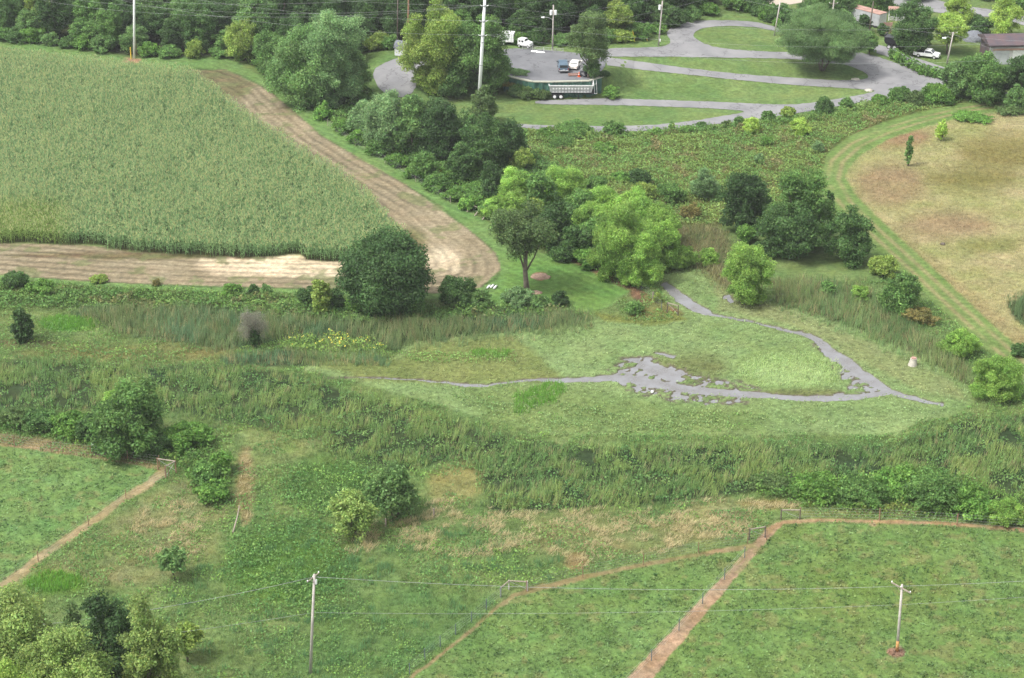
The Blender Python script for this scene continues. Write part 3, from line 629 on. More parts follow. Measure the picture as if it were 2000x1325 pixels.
q=[forbs([SCRUB1],20,1.35,(108,148,68),(132,158,74),(138,132,84),.36,[BUILT,TRACK,HAY],3.2,0,400),
   forbs([SCRUB2],22,1.5,(86,126,58),(104,146,60),(120,158,64),.42,[BUILT,LAWNSTRIP,PLOW],3.4,0,430),
   forbs([ribpoly([(1030,262),(1120,268),(1200,268),(1300,262),(1400,254),(1500,243),(1600,228),(1700,212),(1800,200),(1860,196)],[5,5,4,5,4,5,7,8,8,8])],26,1.7,(96,140,60),(116,152,66),(130,150,70),.36,[],2.2,0,490),
   forbs([[(1470,948),(1560,938),(1700,948),(1800,934),(1900,952),(2010,985),(2100,1010),(2100,1040),(1990,1032),(1850,1012),(1700,1006),(1560,990),(1480,972)]],26,2.7,(92,134,52),(112,152,58),(130,146,60),.34,[],2.8,0,470),
   forbs([[(-60,816),(60,824),(150,836),(230,858),(330,880),(400,880),(445,900),(450,960),(430,1000),(390,990),(360,925),(330,902),(200,884),(60,852),(-60,840)]],26,2.0,(84,124,50),(104,146,58),(120,150,60),.34,[PASTL],2.6,0,475),
   forbs([HEDGE],22,1.5,(96,136,60),(116,152,66),(122,128,74),.38,[LAWNSTRIP,PLOW],3.0,0,440)]
stuff('scrub',q,'low tangled green scrub and weeds covering the rough ground','scrub')
rough=[LOW]
ex=HARD+REEDS
q=[forbs(rough,15,.7,(100,146,70),(124,162,76),(132,172,70),.27,ex,3.4,.47,460),
   forbs([ell(650,960,110,50),ell(560,1110,130,110)],16,.9,(92,140,66),(112,156,72),(136,178,74),.28,ex,3,.3,470),
   forbs([REEDC],15,1.25,(94,138,68),(116,152,74),(128,162,76),.3,[PASTR],3.5,.36,480)]
stuff('weeds',q,'patches of leafy green weeds scattered over the rough meadow','weeds')
# rough grass
r=region(rough,6,ex); r=notwater(r)
c=flow(r[3],r[4],r[0],r[1])/KA*KV*1.5
n0=fbm(r[0],r[1],3,501); n1=cn(fbm(r[0],r[1],1.1,502),2)
P1=blades(r,6,.22+.55*n1*n0,.075,.16,.75,c,(.12,-.06),var=(.7,1.35))
tanz=[ell(1390,1015,85,40),ell(1180,1040,180,50),ell(900,1030,200,60),ell(700,1050,60,30),ell(1130,1098,26,18),ell(480,960,16,70),ell(1500,985,60,12),ell(330,1040,80,60)]
r2=region(tanz,4.2,ex); k=fbm(r2[0],r2[1],1.7,505)>.52; r2=ssub(r2,k)
P2=blades(r2,16,.6,.055,.22,1.1,np.tile(lin((196,182,136))*KV*1.75,(len(r2[0]),1)),(.35,-.2),var=(.75,1.25),hue=.06)
r3=region([HAY],4,[TRACK]); c3=flow(r3[3],r3[4],r3[0],r3[1])/KA*KV*1.35
P3=blades(r3,5,.3,.08,.2,.8,c3,(.1,0))
r4=region([ell(1045,778,42,16),[(1005,808),(1010,780),(1030,762),(1060,748),(1098,752),(1108,764),(1070,785),(1030,805)],ell(110,1138,62,20),ell(130,632,60,13),ell(960,690,38,7)],9)
P4=blades(r4,6,.75,.08,.15,.5,np.tile(lin((118,176,48))*KV*1.35,(len(r4[0]),1)),(.1,0))
r5=region([ell(1580,955,14,50)],5,[PASTR]);P5=blades(r5,5,.6,.08,.15,.5,np.tile(lin((160,176,70))*KV,(len(r5[0]),1)))
# scattered dark sedge clumps in the rough
r6=region([ell(640,1200,330,150),ell(1000,1080,200,60)],.12,ex); P6=blades(r6,40,.85,.07,.35,.4,np.tile(lin((92,132,78))*KV*2,(len(r6[0]),1)),(.1,0))
stuff('meadow_grass',[P1,P2,P3,P4,P5,P6],'rough uncut grass with green and straw coloured tufts','grass')
# short pasture grass
r=region([PASTR,PASTM,PASTL],9,[RDPATH,REDPATH,LOPATH,LEPATH]); n1=cn(fbm(r[0],r[1],1.3,511),2.4)
c=flow(r[3],r[4],r[0],r[1])/KA*KV*1.25
dk=smooth(.62,.72,fbm(r[0],r[1],1.0,517,3))[:,None]; c=c*(1-dk*.75)+lin((66,118,54))*KV*dk*.75
P1=blades(r,5,.05+.26*n1,.07,.12,.9,c,var=(.75,1.25),hue=.1)
n2=vnoise(r[0]/.45,r[1]/.45,519); kk=rng.uniform(0,1,len(n1))<.25+.5*n2
P2=cards(np.stack([r[0],r[1],.05+.22*n1*n2],1)[kk],rnd3(kk.sum(),.8),.30,1.6,c[kk]*1.05,var=(.6,1.4),hue=.12)
stuff('pasture_grass',[P1,P2],'short grazed bright green pasture grass','grass')
# marsh plants
r=region([MARSH],9); r=notwater(r,-.05); n1=cn(fbm(r[0],r[1],1.2,521),2.4); n2=cn(fbm(r[0],r[1],.5,523,2),2.2)
c=flow(r[3],r[4],r[0],r[1])/KA*KV*1.352
fr=smooth(745,790,r[4])
k=rng.uniform(0,1,len(n2))<(.25+.75*n2); 
pa=cards(np.stack([r[0],r[1],r[2]+.05+.1*n1+.35*fr*n1+.3*rng.uniform(0,1,len(n1))*n2*(.25+fr)],1)[k],rnd3(k.sum(),.9),.26,2.0,c[k],var=(.7,1.25))
r=region([ell(1545,724,105,34)],9); pb=blades(r,5,.45,.06,.15,.6,np.tile(lin((170,192,126))*KV*1.6,(len(r[0]),1)),(.15,0))
r=region([[(760,690),(1010,690),(1010,705),(830,712)],ell(545,675,40,10),ell(870,700,60,9)],14)
pc=cards(np.stack([r[0],r[1],.15+.6*cn(fbm(r[0],r[1],1.5,531),2)*rng.uniform(.4,1,len(r[0]))],1),rnd3(len(r[0])),.3,1.7,np.tile(lin((118,156,70))*KV*1.6,(len(r[0]),1)))
pd=forbs([[(860,758),(1000,748),(1120,790),(1300,800),(1500,812),(1700,835),(1500,856),(1100,856),(950,820)]],12,.55,(118,154,82),(140,166,94),(120,170,70),.28,[],2.4,.47,540,gain=.9)
stuff('marsh_plants',[pa,pb,pc,pd],'low pale green marsh plants spread over the wet ground','marsh plants')
# goldenrod
r=region([[(545,668),(620,660),(700,668),(755,680),(758,694),(650,690),(550,684)]],24); lump=cn(fbm(r[0],r[1],1.6,541),2.2); zz=(.4+1.5*lump)*rng.uniform(.5,1,len(lump))
fl=(rng.uniform(0,1,len(lump))<.16)[:,None]&((zz>.8)[:,None]); c=np.where(fl,lin((226,208,60))*KV*1.7,lin((124,156,66))*KV*1.7)
stuff('goldenrod',[cards(np.stack([r[0],r[1],zz],1),rnd3(len(zz)),.3,1.7,c)],'yellow flowering goldenrod clumps along the edge of the reeds','wildflowers')
#@@TREES
# ------------------------------------------------------------ trees and shrubs
ST={ # (colour a, colour b, leaf size, elong, density, lobe radius, lobes, droop)
 'dark':((64,98,46),(90,124,60),.36,1.7,1.0,.17,46,.1),
 'deep':((54,84,40),(76,108,54),.36,1.7,1.0,.17,46,.1),
 'mid':((84,120,58),(112,146,76),.36,1.7,1.0,.17,44,.1),
 'green':((78,116,50),(108,146,66),.38,1.7,1.0,.18,44,.1),
 'bright':((104,144,50),(138,172,66),.30,3.0,1.3,.16,44,-.35),
 'lime':((132,162,56),(160,186,74),.32,2.0,1.1,.18,36,.1),
 'yellowgreen':((112,140,50),(142,162,68),.34,1.8,1.1,.17,46,.1),
 'silver':((98,134,76),(128,160,100),.34,2.0,1.0,.17,44,.1),
 'olive':((80,106,54),(108,134,72),.30,1.8,.8,.15,40,.2),
 'willow':((84,116,64),(112,142,82),.30,3.6,1.7,.19,34,.8),
 'pale':((112,142,60),(150,172,86),.34,1.9,1.0,.17,46,.1),
 'rusty':((104,108,54),(134,124,66),.30,1.8,1.0,.2,24,.1),
 'vine':((82,126,44),(112,152,56),.36,1.3,1.1,.2,30,.2),
 'dead':((116,116,100),(138,136,118),.20,6.0,.30,.2,20,.0),
}
KT=1.88
def crown_mesh(name,w,h,style,bottom=.12,seed=0,dens=1.0,gaps=0.0,shape='round',lsz=1.0):
    g=np.random.default_rng(seed); a,b,sz,el,dn,lr,nl,dr=ST[style]
    sz=sz*lsz
    rx=w/2; rz=h*(1-bottom)/2; cz=h*bottom+rz
    L=[]
    nl=int(nl*(1+.25*g.random())*(1.5 if shape=='ball' else 1)); i=0
    ph=g.uniform(0,6.28,3)
    while len(L)<nl and i<nl*20:
        i+=1
        u=g.normal(size=3); u/=np.linalg.norm(u)
        if u[2]<-.55 and bottom>.09 and g.random()<.7: continue
        rr=g.uniform(.55,.86) if g.random()<.86 else g.uniform(.1,.5)
        az=math.atan2(u[1],u[0]); wob=1+(.13*math.sin(2*az+ph[0])+.10*math.sin(3*az+ph[1]))*(0 if shape=='ball' else 1)
        p=u*rr
        if shape=='ball':
            j=len(L); zz=1-1.75*(j+.5)/nl; aa=j*2.39996; p=np.array([math.cos(aa)*math.sqrt(max(0,1-zz*zz)),math.sin(aa)*math.sqrt(max(0,1-zz*zz)),zz])*g.uniform(.7,.84)
        if bottom<.08 and shape in('round','tall') and p[2]<-.2: p[:2]*=1.22
        if shape=='cone': p[:2]*=(1-.62*(p[2]+1)/2)*1.25
        elif shape=='umbrella': p[2]=p[2]*.95; p[:2]*=(.8+.25*(p[2]+1)/2)
        elif shape=='tall': p[:2]*=(1-.25*abs(p[2]))
        elif shape=='mound': p[2]=abs(p[2])*1.9-.95; p[:2]*=(1.12-.45*(p[2]+1)/2)
        r=lr*g.uniform(.62,1.35)*w
        if gaps and g.random()<gaps: continue
        L.append((p[0]*rx*wob,p[1]*rx*wob,cz+p[2]*rz*.94,r,g.uniform(.84,1.16),g.random()))
    SL=[]
    for (x,y,z,r,br,hu) in L:
        for q in range(8):
            u=g.normal(size=3); u[2]+=.25; u/=np.linalg.norm(u); f=g.uniform(.45,.95)*r
            SL.append((x+u[0]*f,y+u[1]*f,z+u[2]*f*.8,r*g.uniform(.3,.62),br*g.uniform(.84,1.18),np.clip(hu+g.uniform(-.25,.25),0,1)))
    ex=np.array([[math.hypot(q[0],q[1])+q[3]*.8,q[2]+q[3]*.8] for q in SL]); fx=rx/np.percentile(ex[:,0],96); fz=h/np.percentile(ex[:,1],99)
    zb=np.percentile([q[2]-q[3]*.8 for q in SL],2); zt=np.percentile([q[2]+q[3]*.8 for q in SL],99); fz=(h-h*bottom)/(zt-zb)
    zm=lambda z:h*bottom+(z-zb)*fz
    SL=[(q[0]*fx,q[1]*fx,zm(q[2]),q[3]*(fx+fz)/2,q[4],q[5]) for q in SL]; L=[(q[0]*fx,q[1]*fx,zm(q[2]))+tuple(q[3:]) for q in L]
    PP=[];NN=[];CC=[]
    for (x,y,z,r,br,hu) in SL:
        zs=min(1.0,rz/rx*1.1)*.85
        n=int(dn*dens*4*math.pi*r*r*.95/(sz*sz/el*.5)*.45)+3
        u=g.normal(size=(n,3)); u/=np.linalg.norm(u,axis=1)[:,None]
        k=(u[:,2]>-.6)|(g.random(n)<.3); u=u[k]; n=len(u)
        rad=r*(1.12-.75*g.random(n)**1.6); rad*=1+.10*np.sin(u[:,0]*7+ph[0])*np.sin(u[:,1]*7+ph[1])
        if style in('bright','willow'): rad*=1+.22*g.random(n)**3
        P=u*rad[:,None]*np.array([1,1,zs])+np.array([x,y,z])
        P=P[P[:,2]>.08]; n=len(P); u=(P-np.array([x,y,z])); u/=np.linalg.norm(u,axis=1)[:,None]+1e-6
        Nn=u*.85+g.normal(size=(n,3))*.75+np.array([0,0,.3])
        t=np.clip(hu*.7+g.random(n)*.5-.1,0,1)[:,None]
        PP.append(P);NN.append(Nn);CC.append((lin(a)*(1-t)+lin(b)*t)*br*KV*KT)
    P=np.concatenate(PP);Nn=np.concatenate(NN);C=np.concatenate(CC)
    V,F,c=cards(P,Nn,sz,el,C,var=(.6,1.45),hue=.14,droop=dr)
    return mesh_np(name,V,F,c,M['leaf']),L
def trunk_mesh(name,w,h,L,bottom,seed=0,stems=1,lean=0.0,thick=1.0,material=None,limbs=6):
    g=random.Random(seed); mb=MB(); top=h*(.55+.1*g.random()); r0=max(.09,h*.024)*thick
    for s in range(stems):
        a=g.uniform(0,6.28); sp=(0 if stems==1 else w*.22)
        e=Vector((math.cos(a)*sp+lean*h,math.sin(a)*sp,top)); b0=Vector((math.cos(a)*.15*stems*.5,math.sin(a)*.15*stems*.5,-.15))
        m=b0.lerp(e,.45)+Vector((g.uniform(-.03,.03)*h,g.uniform(-.03,.03)*h,0))
        pts=[b0,b0.lerp(m,.5),m,m.lerp(e,.5),e]; rr=r0/(stems**.5)
        mb.tube(pts,[rr*1.25,rr,rr*.85,rr*.65,rr*.35],7)
        for l in g.sample(L,min(limbs,len(L))):
            t=g.uniform(.35,.9); p=m.lerp(e,t) if t>.45 else b0.lerp(m,.9)
            q=Vector(l[:3]); 
            if q.z<p.z-.5: continue
            mm=p.lerp(q,.5)+Vector((0,0,-.04*h))
            mb.tube([p,mm,q],[rr*.42,rr*.28,rr*.1],5)
    me=bpy.data.meshes.new(name); me.from_pydata(mb.v,[],mb.f); me.update(); me.materials.append(material or M['bark']); me.polygons.foreach_set('use_smooth',[True]*len(me.polygons))
    return me
_sd=[100]
def tree(name,cx,base,top,wpx,style,label,cat='tree',bottom=.12,shape='round',dens=1.0,gaps=0.0,stems=1,lean=0.0,group=None,thick=1.0,lsz=1.0,H_=None,dy=0.0,limbs=6):
    """cx,base: picture column and row of the foot; top: row of the crown's top; wpx: crown width there"""
    _sd[0]+=1
    P=G(cx,base); s=pxm(P); w=wpx/s; P.y+=dy
    if H_ is None: h=z_at(P,top)
    else: h=H_
    h=max(h,.5); w=max(w,.5)
    me,L=crown_mesh('crown',w,h*.98,style,bottom,_sd[0],dens,gaps,shape,lsz)
    e=empty(name,P,0,label,cat,group)
    link('crown',me,e); link('trunk',trunk_mesh('trunk',w,h,L,bottom,_sd[0],stems,lean,thick,limbs=limbs),e)
    return e
def shrub(cx,base,top,wpx,style,label,name='shrub',cat='shrub',shape='round',dens=1.0,group=None,lsz=.8,gaps=0):
    """base = lowest picture row of the foliage"""
    _sd[0]+=1
    P0=G(cx,base); s=pxm(P0); w=wpx/s; P=Vector((P0.x,P0.y+w*.34,P0.z)); P.z=float(hgt(np.float64(P.x),np.float64(P.y)))
    h=max(.5,z_at(P,top)); me,L=crown_mesh(name,w,h,style,0.02,_sd[0],dens,gaps,shape,lsz)
    o=link(name,me); o.location=P; return tag(o,label,cat,group)
#@@PLANTLIST
T=tree; S=shrub
ORD=['first','second','third','fourth','fifth','sixth','seventh','eighth','ninth','tenth','eleventh','twelfth','thirteenth','fourteenth','fifteenth','sixteenth','seventeenth','eighteenth','nineteenth']
# --- standing alone
T('tree',757,603,457,168,'deep','large round dark green tree at the corner of the tilled field',bottom=.02,dens=1.15,shape='ball')
T('tree',1030,570,404,132,'olive','tall open-crowned tree with a bare trunk beside the brown mulch patch',bottom=.42,shape='umbrella',gaps=.35,thick=1.25,lean=-.01,dens=1.0,limbs=14)
S(893,603,543,72,'dark','dark bushy shrub right of the large round tree')
S(936,606,568,50,'mid','low green shrub between the round tree and the bare-trunked tree')
S(1012,604,563,66,'silver','dusty grey-green shrub at the foot of the bare-trunked tree')
S(1053,604,578,44,'mid','small bright green shrub just right of the bare trunk')
S(1095,602,570,36,'deep','small dark round shrub at the right end of the reed bank')
T('tree',628,612,546,44,'yellowgreen','small yellow flowering tree left of the large round tree',bottom=.1)
S(600,600,562,48,'dark','dark shrub on the left side of the small yellow flowering tree')
S(655,604,566,44,'dark','dark shrub squeezed between the yellow flowering tree and the large round tree')
S(700,615,578,60,'vine','vine covered shrub at the left foot of the large round tree')
S(798,618,572,66,'green','green shrub at the right foot of the large round tree')
S(447,578,554,48,'vine','low olive shrub on the field edge above the reeds',shape='mound')
S(494,577,556,22,'dark','small dark round shrub on the field edge, second from the yellow tree')
S(520,577,556,20,'mid','small green shrub on the field edge closest to the dark shrub cluster')
S(305,560,545,22,'rusty','small rust brown shrub on the field edge at the far left')
S(190,556,538,34,'yellowgreen','pale yellowish sapling on the bare soil edge at the left')
S(25,566,532,54,'dark','dark shrub at the left picture edge below the tilled strip')
S(75,578,548,60,'vine','green hedge clump right of the dark left edge shrub')
S(1239,617,590,36,'green','small bright round bush on the grass by the pond path')
S(1284,592,572,16,'yellowgreen','tiny yellow-green bush on the bank left of the pool of water')
T('tree',47,668,603,42,'deep','small dark green tree standing alone at the left edge',bottom=.04,shape='tall')
T('dead_tree',495,679,606,56,'dead','grey half-dead tree with dark ivy round its trunk',bottom=.2,gaps=.2,limbs=14,stems=3,dens=.8)
S(497,680,628,24,'deep','dark ivy mass climbing the half-dead tree',name='ivy',cat='climber',shape='tall')
T('tree',1458,594,476,92,'bright','yellow-green willow standing alone on the pond bank',bottom=.05,shape='tall',dens=1.1)
# --- centre thicket
T('tree',1008,405,330,68,'bright','bright green willow at the left rear of the centre thicket',bottom=.1)
T('tree',1100,405,326,84,'bright','bright green round willow at the rear middle of the centre thicket',bottom=.1)
T('tree',1052,430,335,60,'green','mid green tree between the two rear willows',bottom=.1)
T('tree',1003,450,372,78,'bright','bright green willow just behind the bare-trunked tree',bottom=.05)
T('tree',1082,492,376,80,'dark','dark green rounded tree right of the bare-trunked tree',bottom=.05)
T('tree',1150,470,400,80,'bright','bright green willow right of the dark rounded tree',bottom=.05)
T('tree',1172,430,366,90,'bright','light green willow behind the tallest willow',bottom=.05)
T('tree',1232,450,372,80,'bright','light green willow at the right rear of the centre thicket',bottom=.05)
T('tree',1208,548,398,124,'bright','tallest broad willow of the centre thicket',bottom=.04,dens=1.1)
T('tree',1253,560,452,80,'bright','low front willow closest to the pool of water',bottom=.03)
T('tree',1300,525,430,72,'bright','pale willow on the right flank of the centre thicket',bottom=.03)
T('tree',1120,505,440,66,'dark','dark low tree under the tallest willow on its left',bottom=.03)
T('tree',1290,480,400,76,'bright','light green willow filling the right rear of the thicket beside the reed hollow',bottom=.03)
T('tree',1045,470,392,60,'yellowgreen','olive willow between bare-trunked tree and dark rounded tree',bottom=.03)
T('tree',1160,500,430,70,'green','green tree under the light willows in the middle of the thicket',bottom=.03)
T('tree',1130,440,372,70,'green','green rounded tree behind the dark rounded tree',bottom=.05)
T('tree',1250,520,430,76,'bright','tall willow just right of the broadest willow',bottom=.03)
S(975,430,384,70,'bright','feathery willow bush at the left end of the thicket')
S(1330,530,480,60,'bright','loose willow bush between thicket and reeds')
S(1385,524,486,36,'bright','small bright bush between the pond and the dark tree cluster')
S(1152,530,485,70,'vine','vine covered shrub on the left front of the tallest willow')
S(1100,515,480,50,'dark','dark shrub at the upper end of the pond path')
# --- meadow bushes
S(1250,366,331,44,'deep','blue-green round bush in the upper meadow')
S(1310,402,360,54,'green','dark green bush at the right rear of the centre thicket')
S(1258,398,356,66,'yellowgreen','olive round bush behind the light willow')
S(1165,385,344,50,'green','round bush right of the rear middle willow')
S(1215,360,338,46,'vine','spreading bush behind the centre thicket')
S(1378,395,334,56,'silver','grey-green leafy bush with white plumes')
S(1283,434,396,50,'vine','green bush above the reed hollow')
S(1350,430,398,44,'rusty','brownish bush above the reed hollow')
S(1470,264,228,34,'lime','pale lime bush in the meadow below the road')
S(1563,268,232,0.1+48,'lime','lime green bush in the meadow nearest the mown track')
S(1500,285,268,30,'vine','low bush in the middle of the meadow')
S(1483,322,300,22,'silver','small whitish bush in the meadow')
S(1180,300,280,50,'vine','low spreading bush at the left of the meadow')
S(1095,290,268,50,'green','green bush at the left end of the meadow')
S(1600,300,276,26,'silver','small grey-green bush beside the mown track')
# --- dark cluster right of centre
T('tree',1455,450,333,100,'deep','dark blue-green tree on the left of the dark cluster',bottom=.04)
T('tree',1555,480,330,124,'green','tallest bright leaved tree of the dark cluster',bottom=.05)
T('tree',1540,500,400,130,'dark','broad front tree of the dark cluster',bottom=.06)
T('tree',1602,480,398,60,'mid','narrow tree squeezed in the dark cluster on its right',bottom=.1)
T('conifer',1617,430,373,22,'deep','slim dark conifer behind the dark cluster',bottom=.02,shape='cone')
T('tree',1655,512,404,88,'dark','round dark olive tree at the right end of the dark cluster',bottom=.03)
S(1460,480,440,50,'vine','yellowish shrub at the left foot of the dark cluster')
S(1500,505,470,60,'dark','dark shrub at the front foot of the dark cluster')
S(1725,546,499,66,'yellowgreen','yellow-olive round shrub below the mown track')
T('tree',1757,612,534,84,'green','bushy green tree right of the yellow-olive shrub',bottom=.02)
S(1800,640,602,70,'rusty','rust coloured shrub beside the bushy green tree')
S(1619,580,551,36,'green','small bright bush alone among the tall reeds')
S(1680,590,560,40,'bright','pale grassy bush among the tall reeds')
S(1881,704,646,72,'bright','bright green round willow bush by the reeds')
S(1951,790,702,98,'bright','large bright green willow bush at the right edge')
S(1990,700,672,30,'dark','dark shrub between the two bright willow bushes')
# saplings in the hay field
T('sapling',1773,325,266,16,'green','slim young tree standing left in the brown hay field',bottom=.1,shape='tall')
T('sapling',1838,275,235,24,'lime','leaning young tree at the top of the brown hay field',bottom=.1,shape='tall',lean=.1)
S(1900,243,222,80,'vine','low wild shrubs at the top of the hay field',shape='mound')
S(1975,228,206,60,'olive','olive brush at the top right of the hay field',shape='mound')
# --- lower left
T('tree',255,878,751,146,'green','large rounded green tree beside the fenced pasture',bottom=.03,dens=1.1)
T('tree',240,830,757,70,'bright','bright feathery upper crown behind the large rounded tree',bottom=.1)
S(365,886,828,98,'vine','dark vine covered shrub right of the large rounded tree',dens=1.1)
for i,(x,b,t,w_,st,lb) in enumerate([(20,842,800,70,'olive','brownish hedge shrub at the left edge of the lower hedge'),(75,850,803,74,'dark','dark hedge shrub, second in the lower hedge'),(130,858,806,76,'vine','light green hedge shrub in the middle of the lower hedge'),(180,868,812,70,'dark','dark hedge shrub touching the large rounded tree'),
  (300,895,850,70,'dark','low shadowy shrub in front of the large rounded tree'),(430,930,884,50,'vine','leafy vine heap right of the corner fence'),(400,955,905,60,'green','green shrub behind the corner fence'),(415,990,945,66,'vine','light green brush heap below the corner fence'),(205,884,856,80,'green','low green shrub before the lower hedge, left of the tree foot')]):
    S(x,b,t,w_,st,lb)
T('tree',770,1016,911,104,'mid','loose many-stemmed tree in the middle of the rough meadow',bottom=.12,gaps=.15,stems=4,dens=.75)
T('tree',690,1050,961,84,'pale','pale green small tree left of the many-stemmed tree',bottom=.1,gaps=.1,stems=2,dens=.8)
T('tree',340,1133,1074,58,'mid','little tree with a thin leaning trunk on the grassy slope',bottom=.4,shape='umbrella',lean=.02)
T('tree',368,1292,1218,58,'yellowgreen','little yellow-green tree beside the bottom left trees',bottom=.35)
T('tree',50,1440,1154,190,'pale','yellow-green tree at the bottom left corner',bottom=.05,dens=1.1,lsz=.9)
T('tree',222,1400,1166,140,'deep','dark green tree wedged between the bottom left trees',bottom=.05,dens=1.1,lsz=.9)
T('tree',306,1440,1160,130,'pale','tall bright-topped tree at the right of the bottom left trees',bottom=.04,dens=1.1,lsz=.9)
T('tree',140,1500,1236,190,'pale','dusty yellow-green tree in front of the bottom left trees',bottom=.05,dens=1.1,lsz=.8)
T('tree',40,1560,1296,150,'lime','pale tree top just above the bottom edge at the left',bottom=.05,lsz=.8)
T('tree',150,1380,1180,90,'olive','olive tree behind the bottom left trees',bottom=.05)
# vine bank at the lower right
for x,b,t,w_,st,lb in [(1510,966,930,90,'olive','brownish olive left end of the vine bank'),(1600,985,930,110,'vine','second mound of the vine bank behind the gate posts'),(1690,994,936,120,'green','broad green mound in the middle of the vine bank'),(1760,975,918,110,'vine','light topped mound at the back of the vine bank'),(1830,1006,926,120,'green','tallest mound in the right half of the vine bank'),(1905,1018,948,110,'vine','low right mound of the vine bank'),(1965,1030,975,80,'bright','feathery end of the vine bank at the right')]:
    S(x,b,t,w_,st,lb,name='vine_mound',cat='vines',shape='mound',dens=.9,group='vine covered mounds along the pasture fence')
# --- tree row along the field and the creek
row=[(600,204,52,150,'mid','tall light-topped tree at the head of the field corner'),(655,205,22,130,'silver','tallest silvery tree at the field corner'),(575,180,85,90,'silver','pale leafy tree on the field side of the corner trees'),(690,190,96,74,'mid','drooping tree at the right of the corner trees'),(530,140,62,90,'green','vine draped tree above the field corner'),(480,118,40,80,'yellowgreen','olive tree where the wood meets the field'),
 (640,170,60,90,'green','round crowned tree behind the silvery tree'),(715,262,198,70,'silver','silvery small tree left of the creek thicket'),(760,292,176,92,'silver','grey-green tree in the creek thicket'),(806,300,182,76,'mid','mid green tree in the creek thicket'),(856,306,192,110,'deep','broad dark tree in the creek thicket'),(905,300,222,90,'dark','dark tree right of the broad dark tree'),(948,330,222,90,'dark','dark green tree leaning over the creek'),(992,320,236,70,'deep','dark tree at the right end of the creek thicket'),(900,352,280,60,'dark','low dark tree at the front of the creek thicket'),(1020,330,290,50,'yellowgreen','light round tree right of the creek thicket'),(832,352,296,60,'green','vine covered tree in front of the broad dark tree'),(960,385,318,50,'deep','dark vine column before the creek thicket')]
for x,b,t,w_,st,lb in row: T('tree',x,b,t,w_,st,lb,bottom=.03,dens=.9)
for i,(x,b,w_,st) in enumerate([(560,178,40,'dark'),(598,212,40,'dark'),(632,236,44,'vine'),(664,262,46,'vine'),(700,284,50,'vine'),(738,308,50,'green'),(776,328,50,'vine'),(812,352,50,'vine'),(850,376,52,'green'),(884,396,48,'vine'),(920,414,50,'vine'),(958,430,50,'green'),(930,380,60,'vine'),(880,360,50,'vine'),(980,455,50,'vine')]):
    S(x,b,b-26-(i%3)*5,w_,st,ORD[i]+' '+('leafy' if st=='vine' else 'dark' if st=='dark' else 'bright green')+' shrub along the mown strip, counting from the corner trees down',group='shrubs lining the fence by the mown strip',shape='mound')
T('tree',945,240,168,54,'olive','feathery small tree at the foot of the tall white pole',bottom=.05,gaps=.1)
# --- round the parking lot and the lawn
T('tree',850,182,8,128,'yellowgreen','tall yellow-green tree left of the tall white pole',bottom=.03)
T('tree',940,186,34,122,'green','round green tree behind the tall white pole',bottom=.03)
S(838,184,128,76,'yellowgreen','yellow-green low branches at the foot of the tall yellow-green tree')
S(958,184,116,84,'green','low green foliage at the right foot of the round green tree')
T('tree',888,188,110,80,'dark','dark low tree between the two trees by the white pole',bottom=.02)
T('tree',1150,163,22,84,'olive','tall narrow tree with a vine covered trunk on the lot edge',bottom=.33,shape='tall',limbs=10,gaps=.08)
S(1158,160,116,36,'dark','dark vines round the foot of the lot edge tree',shape='tall')
S(1178,176,140,30,'deep','dark bush at the right end of the green wall')
S(1195,196,168,36,'vine','creeper bush below the right end of the green wall')
S(1030,196,166,66,'olive','grey-green brush in front of the green wall')
S(1062,198,176,30,'olive','low dry brush beside the rear wheels of the dump trailer')
S(1012,192,164,46,'dark','dark brush against the green wall')
S(1000,186,160,50,'rusty','dry brown brush left of the green wall')
S(1010,158,140,50,'silver','tall weeds growing over the wall edge on the lot')
T('willow_tree',1604,138,14,172,'willow','broad weeping willow on the lawn between the roads',bottom=.2,stems=4,lean=.01,dens=1.0,shape='round',thick=1.2,limbs=10)
T('tree',1697,107,62,38,'green','small sapling tree right of the weeping willow',bottom=.15)
S(1122+0,268,240,80,'green','long clipped looking bush beside the lower road',shape='mound')
S(1198,268,238,46,'green','taller round bush beside the lower road')
S(1070,270,250,50,'vine','low bush at the left end of the roadside bushes',shape='mound')
for i,(x,b,t,w_,st) in enumerate([(1312,256,238,12,'mid'),(1345,258,246,28,'vine'),(1370,250,238,20,'dark'),(1445,248,228,22,'green'),(1500,240,216,30,'green'),(1540,232,208,34,'yellowgreen'),(1655,216,192,30,'green'),(1720,206,186,36,'vine'),(1284,262,250,20,'vine'),(1420,250,236,20,'olive')]):
    S(x,b,t,w_,st,ORD[i]+' small roadside shrub in the uneven row along the lower road',group='small shrubs along the lower road')
S(1612,226,188,38,'dark','dark pointed bush on the lower road verge')
S(1760,200,170,50,'green','green bush beside the road junction')
S(1830,206,164,72,'vine','yellowish vine mass left of the big right hand tree',shape='mound')
S(1790,210,178,44,'olive','brownish vine heap at the road junction',shape='mound')
T('tree',1918,196,104,118,'green','large green tree at the right below the rusty barn',bottom=.03)
T('tree',1870,190,120,70,'mid','light green tree on the left side of the large right tree',bottom=.03)
T('tree',1990,205,108,74,'deep','dark tree at the right edge beside the road',bottom=.03)
S(1990,222,168,50,'mid','grey-green bush at the right edge beside the road')
T('tree',1786,102,6,92,'dark','dark leafy tree behind the black flatbed truck',bottom=.05)
T('tree',1850,106,28,74,'lime','lime green tree behind the white pickup',bottom=.3)
T('tree',1866,60,-10,60,'lime','pale lime tree beside the highway',bottom=.1)
T('tree',1962,76,-8,72,'lime','tall lime green tree above the rusty barn',bottom=.05)
T('tree',1916,66,32,50,'dark','dark tree left of the tall lime tree',bottom=.03)
T('tree',1905,70,44,34,'dark','small dark tree behind the gravel heap',bottom=.03)
